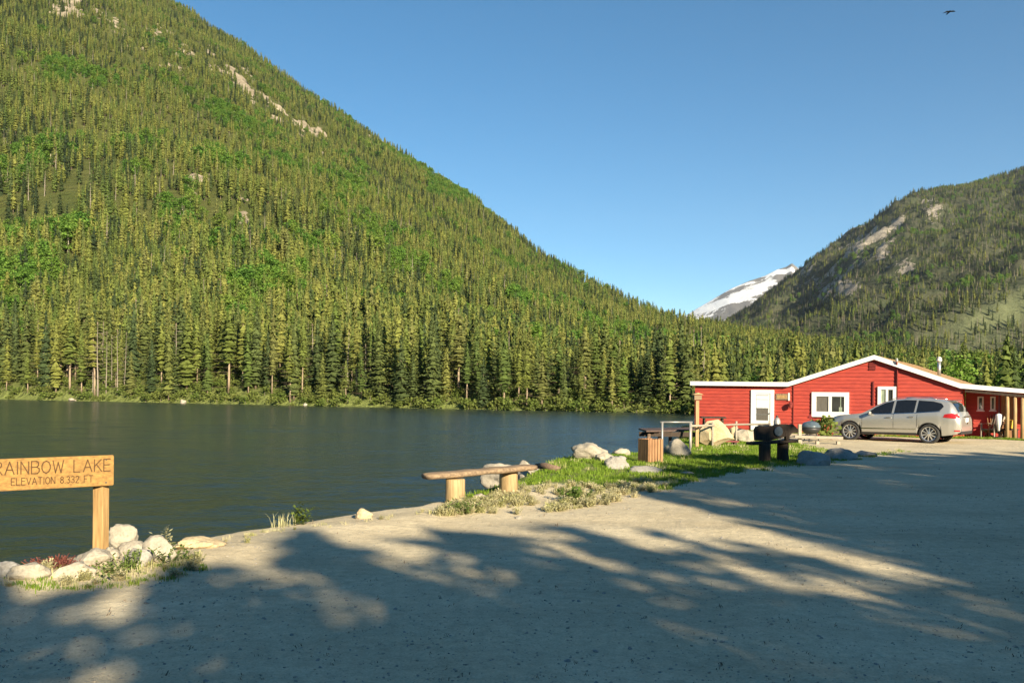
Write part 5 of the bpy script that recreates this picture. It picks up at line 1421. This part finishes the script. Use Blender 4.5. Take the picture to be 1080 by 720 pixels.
plant('weed', 'small silvery weed behind the red plants', 'plant', 54, 587, *leafy(7, .15, .1, 12, 9, .05), 'silverleaf')
plant('red_plant', 'low red leaved ground plant between the pale stones', 'plant', 57, 596, *leafy(8, .06, .30, 130, 5, .03), 'redleaf', .0)
plant('red_plant', 'strip of red leaves in front of the bright white stone', 'plant', 76, 598, *leafy(9, .05, .22, 70, 4, .03), 'redleaf', .0)
plant('weed', 'green weed growing alone at the bank halfway to the bench', 'plant', 316, 552, *leafy(10, .24, .22, 18, 10, .07), 'bush')
plant('grass_tuft', 'thin dry grass tuft at the bank beside the lone weed', 'plant', 299, 555, *blades(11, .16, .07, 40), 'sage')
plant('weed', 'green weed at the foot of the left bench leg', 'plant', 488, 541, *leafy(12, .16, .3, 34, 8, .06), 'weed')
plant('weed', 'green weed in the middle of the silvery verge', 'plant', 604, 528, *leafy(13, .22, .35, 34, 8, .08), 'weed')
plant('bush', 'green bush between the round grill and the red armchair', 'bush', 867, 462, *broad_geo(14, .75, .55, 20, 14, .1, .14), 'bush', 0, None, 33.4)
plant('shoot', 'slim green shoot standing up from the grassy point', 'plant', 562, 489, *leafy(15, .40, .1, 5, 12, .08), 'weed')

# scattered ground cover (uncountable)
GLIB = bpy.data.collections.new('ground_cover_kinds')
def gproto(name, v, f, mat):
    o = mesh_obj(name, v, f, [mat], link=False); GLIB.objects.link(o); return o
for i in range(3): gproto('a_grass_%d' % i, *blades(30 + i, .075, .06, 30, .006), 'grass')
for i in range(3): gproto('b_sage_%d' % i, *leafy(40 + i, .15, .16, 20, 8, .05), 'sage')
for i in range(2): gproto('c_dry_%d' % i, *blades(50 + i, .12, .06, 22, .005), 'sage')
def ico(seed, flat=.6):
    bm = bmesh.new(); bmesh.ops.create_icosphere(bm, subdivisions=1, radius=.02); r = random.Random(seed)
    for v in bm.verts: v.co *= r.uniform(.7, 1.25); v.co.z *= flat
    v_ = [v.co.copy() for v in bm.verts]; bm.verts.index_update(); f_ = [tuple(v.index for v in f.verts) for f in bm.faces]; bm.free(); return v_, f_
for i in range(3): gproto('d_pebble_%d' % i, *ico(i), 'granite' if i else 'greyrock')
for i in range(2): gproto('e_debris_%d' % i, *blades(60 + i, .02, .03, 5, .005), 'deadtwig')
N = 30000
k = rng.uniform(-.35, .62, N); y = np.sqrt(rng.uniform(10 ** 2, 46 ** 2, N)); X = k * y; Y = y
ga = grass_amount(X, Y); sd = shore_sd(X, Y)
inh = ((X - HO.x) * HN.x + (Y - HO.y) * HN.y) > -.3
ok = (ga > .45) & (sd > .1) & ~inh & (rng.random(N) < ga); X, Y = X[ok], Y[ok]; n = len(X); s = rng.uniform(.5, 1.25, n) * np.where(Y > 26, 1.1, 1)
tag(gn_scatter('grass', np.stack([X, Y, ground_z(X, Y)], -1), np.repeat(s[:, None], 3, 1), np.stack([0 * X, 0 * X, rng.uniform(0, 6.28, n)], -1), np.where(rng.random(n) < .97, rng.integers(0, 3, n), 6), GLIB), 'short green grass on the point and the lawn by the lake', 'grass', kind='stuff')
pts, ids, scs = [], [], []
poly_lo = lambda x: np.interp(x, [460, 500, 560, 640, 700], [545, 541, 543, 532, 517]); poly_hi = lambda x: np.interp(x, [460, 500, 540, 580, 640, 700], [538, 528, 514, 511, 512, 505])
for i in range(620):
    x = rnd.uniform(458, 702); y = rnd.uniform(poly_hi(x), poly_lo(x))
    if fbm(np.array([x / 22]), np.array([y / 7]), 5, 2)[0] < -.16: continue
    pts.append(tuple(GP(x, y))); ids.append(rnd.choice([3, 4, 5, 3, 4, 7])); scs.append(rnd.uniform(.3, .8))
for i in range(160):      # weedy fringe of the road and bank
    x = rnd.uniform(690, 960); y = float(np.interp(x, [p[0] for p in ROADE], [p[1] for p in ROADE])) + rnd.gauss(0, 1.3); pts.append(tuple(GP(x, y))); ids.append(rnd.choice([0, 1, 2, 0, 6])); scs.append(rnd.uniform(.5, 1.1))
for i in range(34):
    x = rnd.uniform(225, 470); y = float(np.interp(x, [200, 300, 380, 440, 470], [573, 557, 549, 540, 536])) + abs(rnd.gauss(0, 2)); pts.append(tuple(GP(x, y))); ids.append(rnd.choice([6, 7, 3])); scs.append(rnd.uniform(.2, .45))
for i in range(120):
    x = rnd.uniform(0, 215); y = rnd.uniform(598, 622) - max(0, (x - 110) * .14); pts.append(tuple(GP(x, y))); ids.append(rnd.choice([0, 1, 3, 7, 8 if False else 6])); scs.append(rnd.uniform(.25, .7))
n = len(pts)
tag(gn_scatter('verge_weeds', np.array(pts), np.repeat(np.array(scs)[:, None], 3, 1), np.stack([np.zeros(n), np.zeros(n), rng.uniform(0, 6.28, n)], -1), np.array(ids), GLIB), 'silvery green low weeds along the gravel edge by the bench', 'weeds', kind='stuff')
N = 16000
k = rng.uniform(-.68, .68, N); y = np.exp(rng.uniform(math.log(3.6), math.log(24), N)); X = k * y; Y = y; sd = shore_sd(X, Y)
ok = sd > .1; X, Y = X[ok], Y[ok]; n = len(X); s = np.exp(rng.normal(-1.0, .5, n)) * .75
tag(gn_scatter('gravel', np.stack([X, Y, ground_z(X, Y)], -1), np.repeat(s[:, None], 3, 1), rng.uniform(-.6, 6.28, (n, 3)) * np.array([.1, .1, 1]), np.where(rng.random(n) < .9, rng.integers(8, 11, n), rng.integers(11, 13, n)), GLIB), 'loose pebbles and twigs scattered over the gravel lot', 'gravel', kind='stuff')

# ================================================================== bird
bp = P(1001, 13, 60)
bm_ = MB(); s = .42
bm_.tube([bp + Vector((0, -.22, 0)), bp + Vector((0, -.12, .01)), bp + Vector((0, .05, .01)), bp + Vector((0, .2, 0)), bp + Vector((0, .32, 0))], [.02, .055, .065, .04, .05], 8)
for sg_ in (-1, 1):
    dz = -.10 if sg_ < 0 else .02
    root_a, root_b = bp + Vector((sg_ * .04, -.08, .03)), bp + Vector((sg_ * .04, .09, .03))
    mid_a, mid_b = bp + Vector((sg_ * .22, -.12, .05 + dz * .3)), bp + Vector((sg_ * .22, .08, .05 + dz * .3)); tip = bp + Vector((sg_ * .44, .04, .02 + dz)); tip2 = bp + Vector((sg_ * .40, -.06, .02 + dz))
    up = Vector((0, 0, .014))
    bm_.prism([root_a, mid_a, tip2, tip, mid_b, root_b], [p + up for p in (root_a, mid_a, tip2, tip, mid_b, root_b)])
o = bm_.build('bird', 'feather', None, False, origin=bp); tag(o, 'small dark bird gliding high in the blue sky', 'bird')

# ================================================================== air
HAZE = 0.000028
mb = MB(); mb.box((0, 4000, 800), (9000, 8300, 1700)); hz = mb.build('haze', 'white'); tag(hz, kind='stuff', label='thin pale air fading the far mountain')
m = bpy.data.materials.new('air'); m.use_nodes = True; t = m.node_tree; t.nodes.clear()
o_ = t.nodes.new('ShaderNodeOutputMaterial'); pv = t.nodes.new('ShaderNodeVolumePrincipled'); pv.inputs['Color'].default_value = (.80, .88, 1, 1); pv.inputs['Density'].default_value = HAZE; pv.inputs['Anisotropy'].default_value = .2
t.links.new(pv.outputs[0], o_.inputs['Volume']); hz.data.materials.clear(); hz.data.materials.append(m)
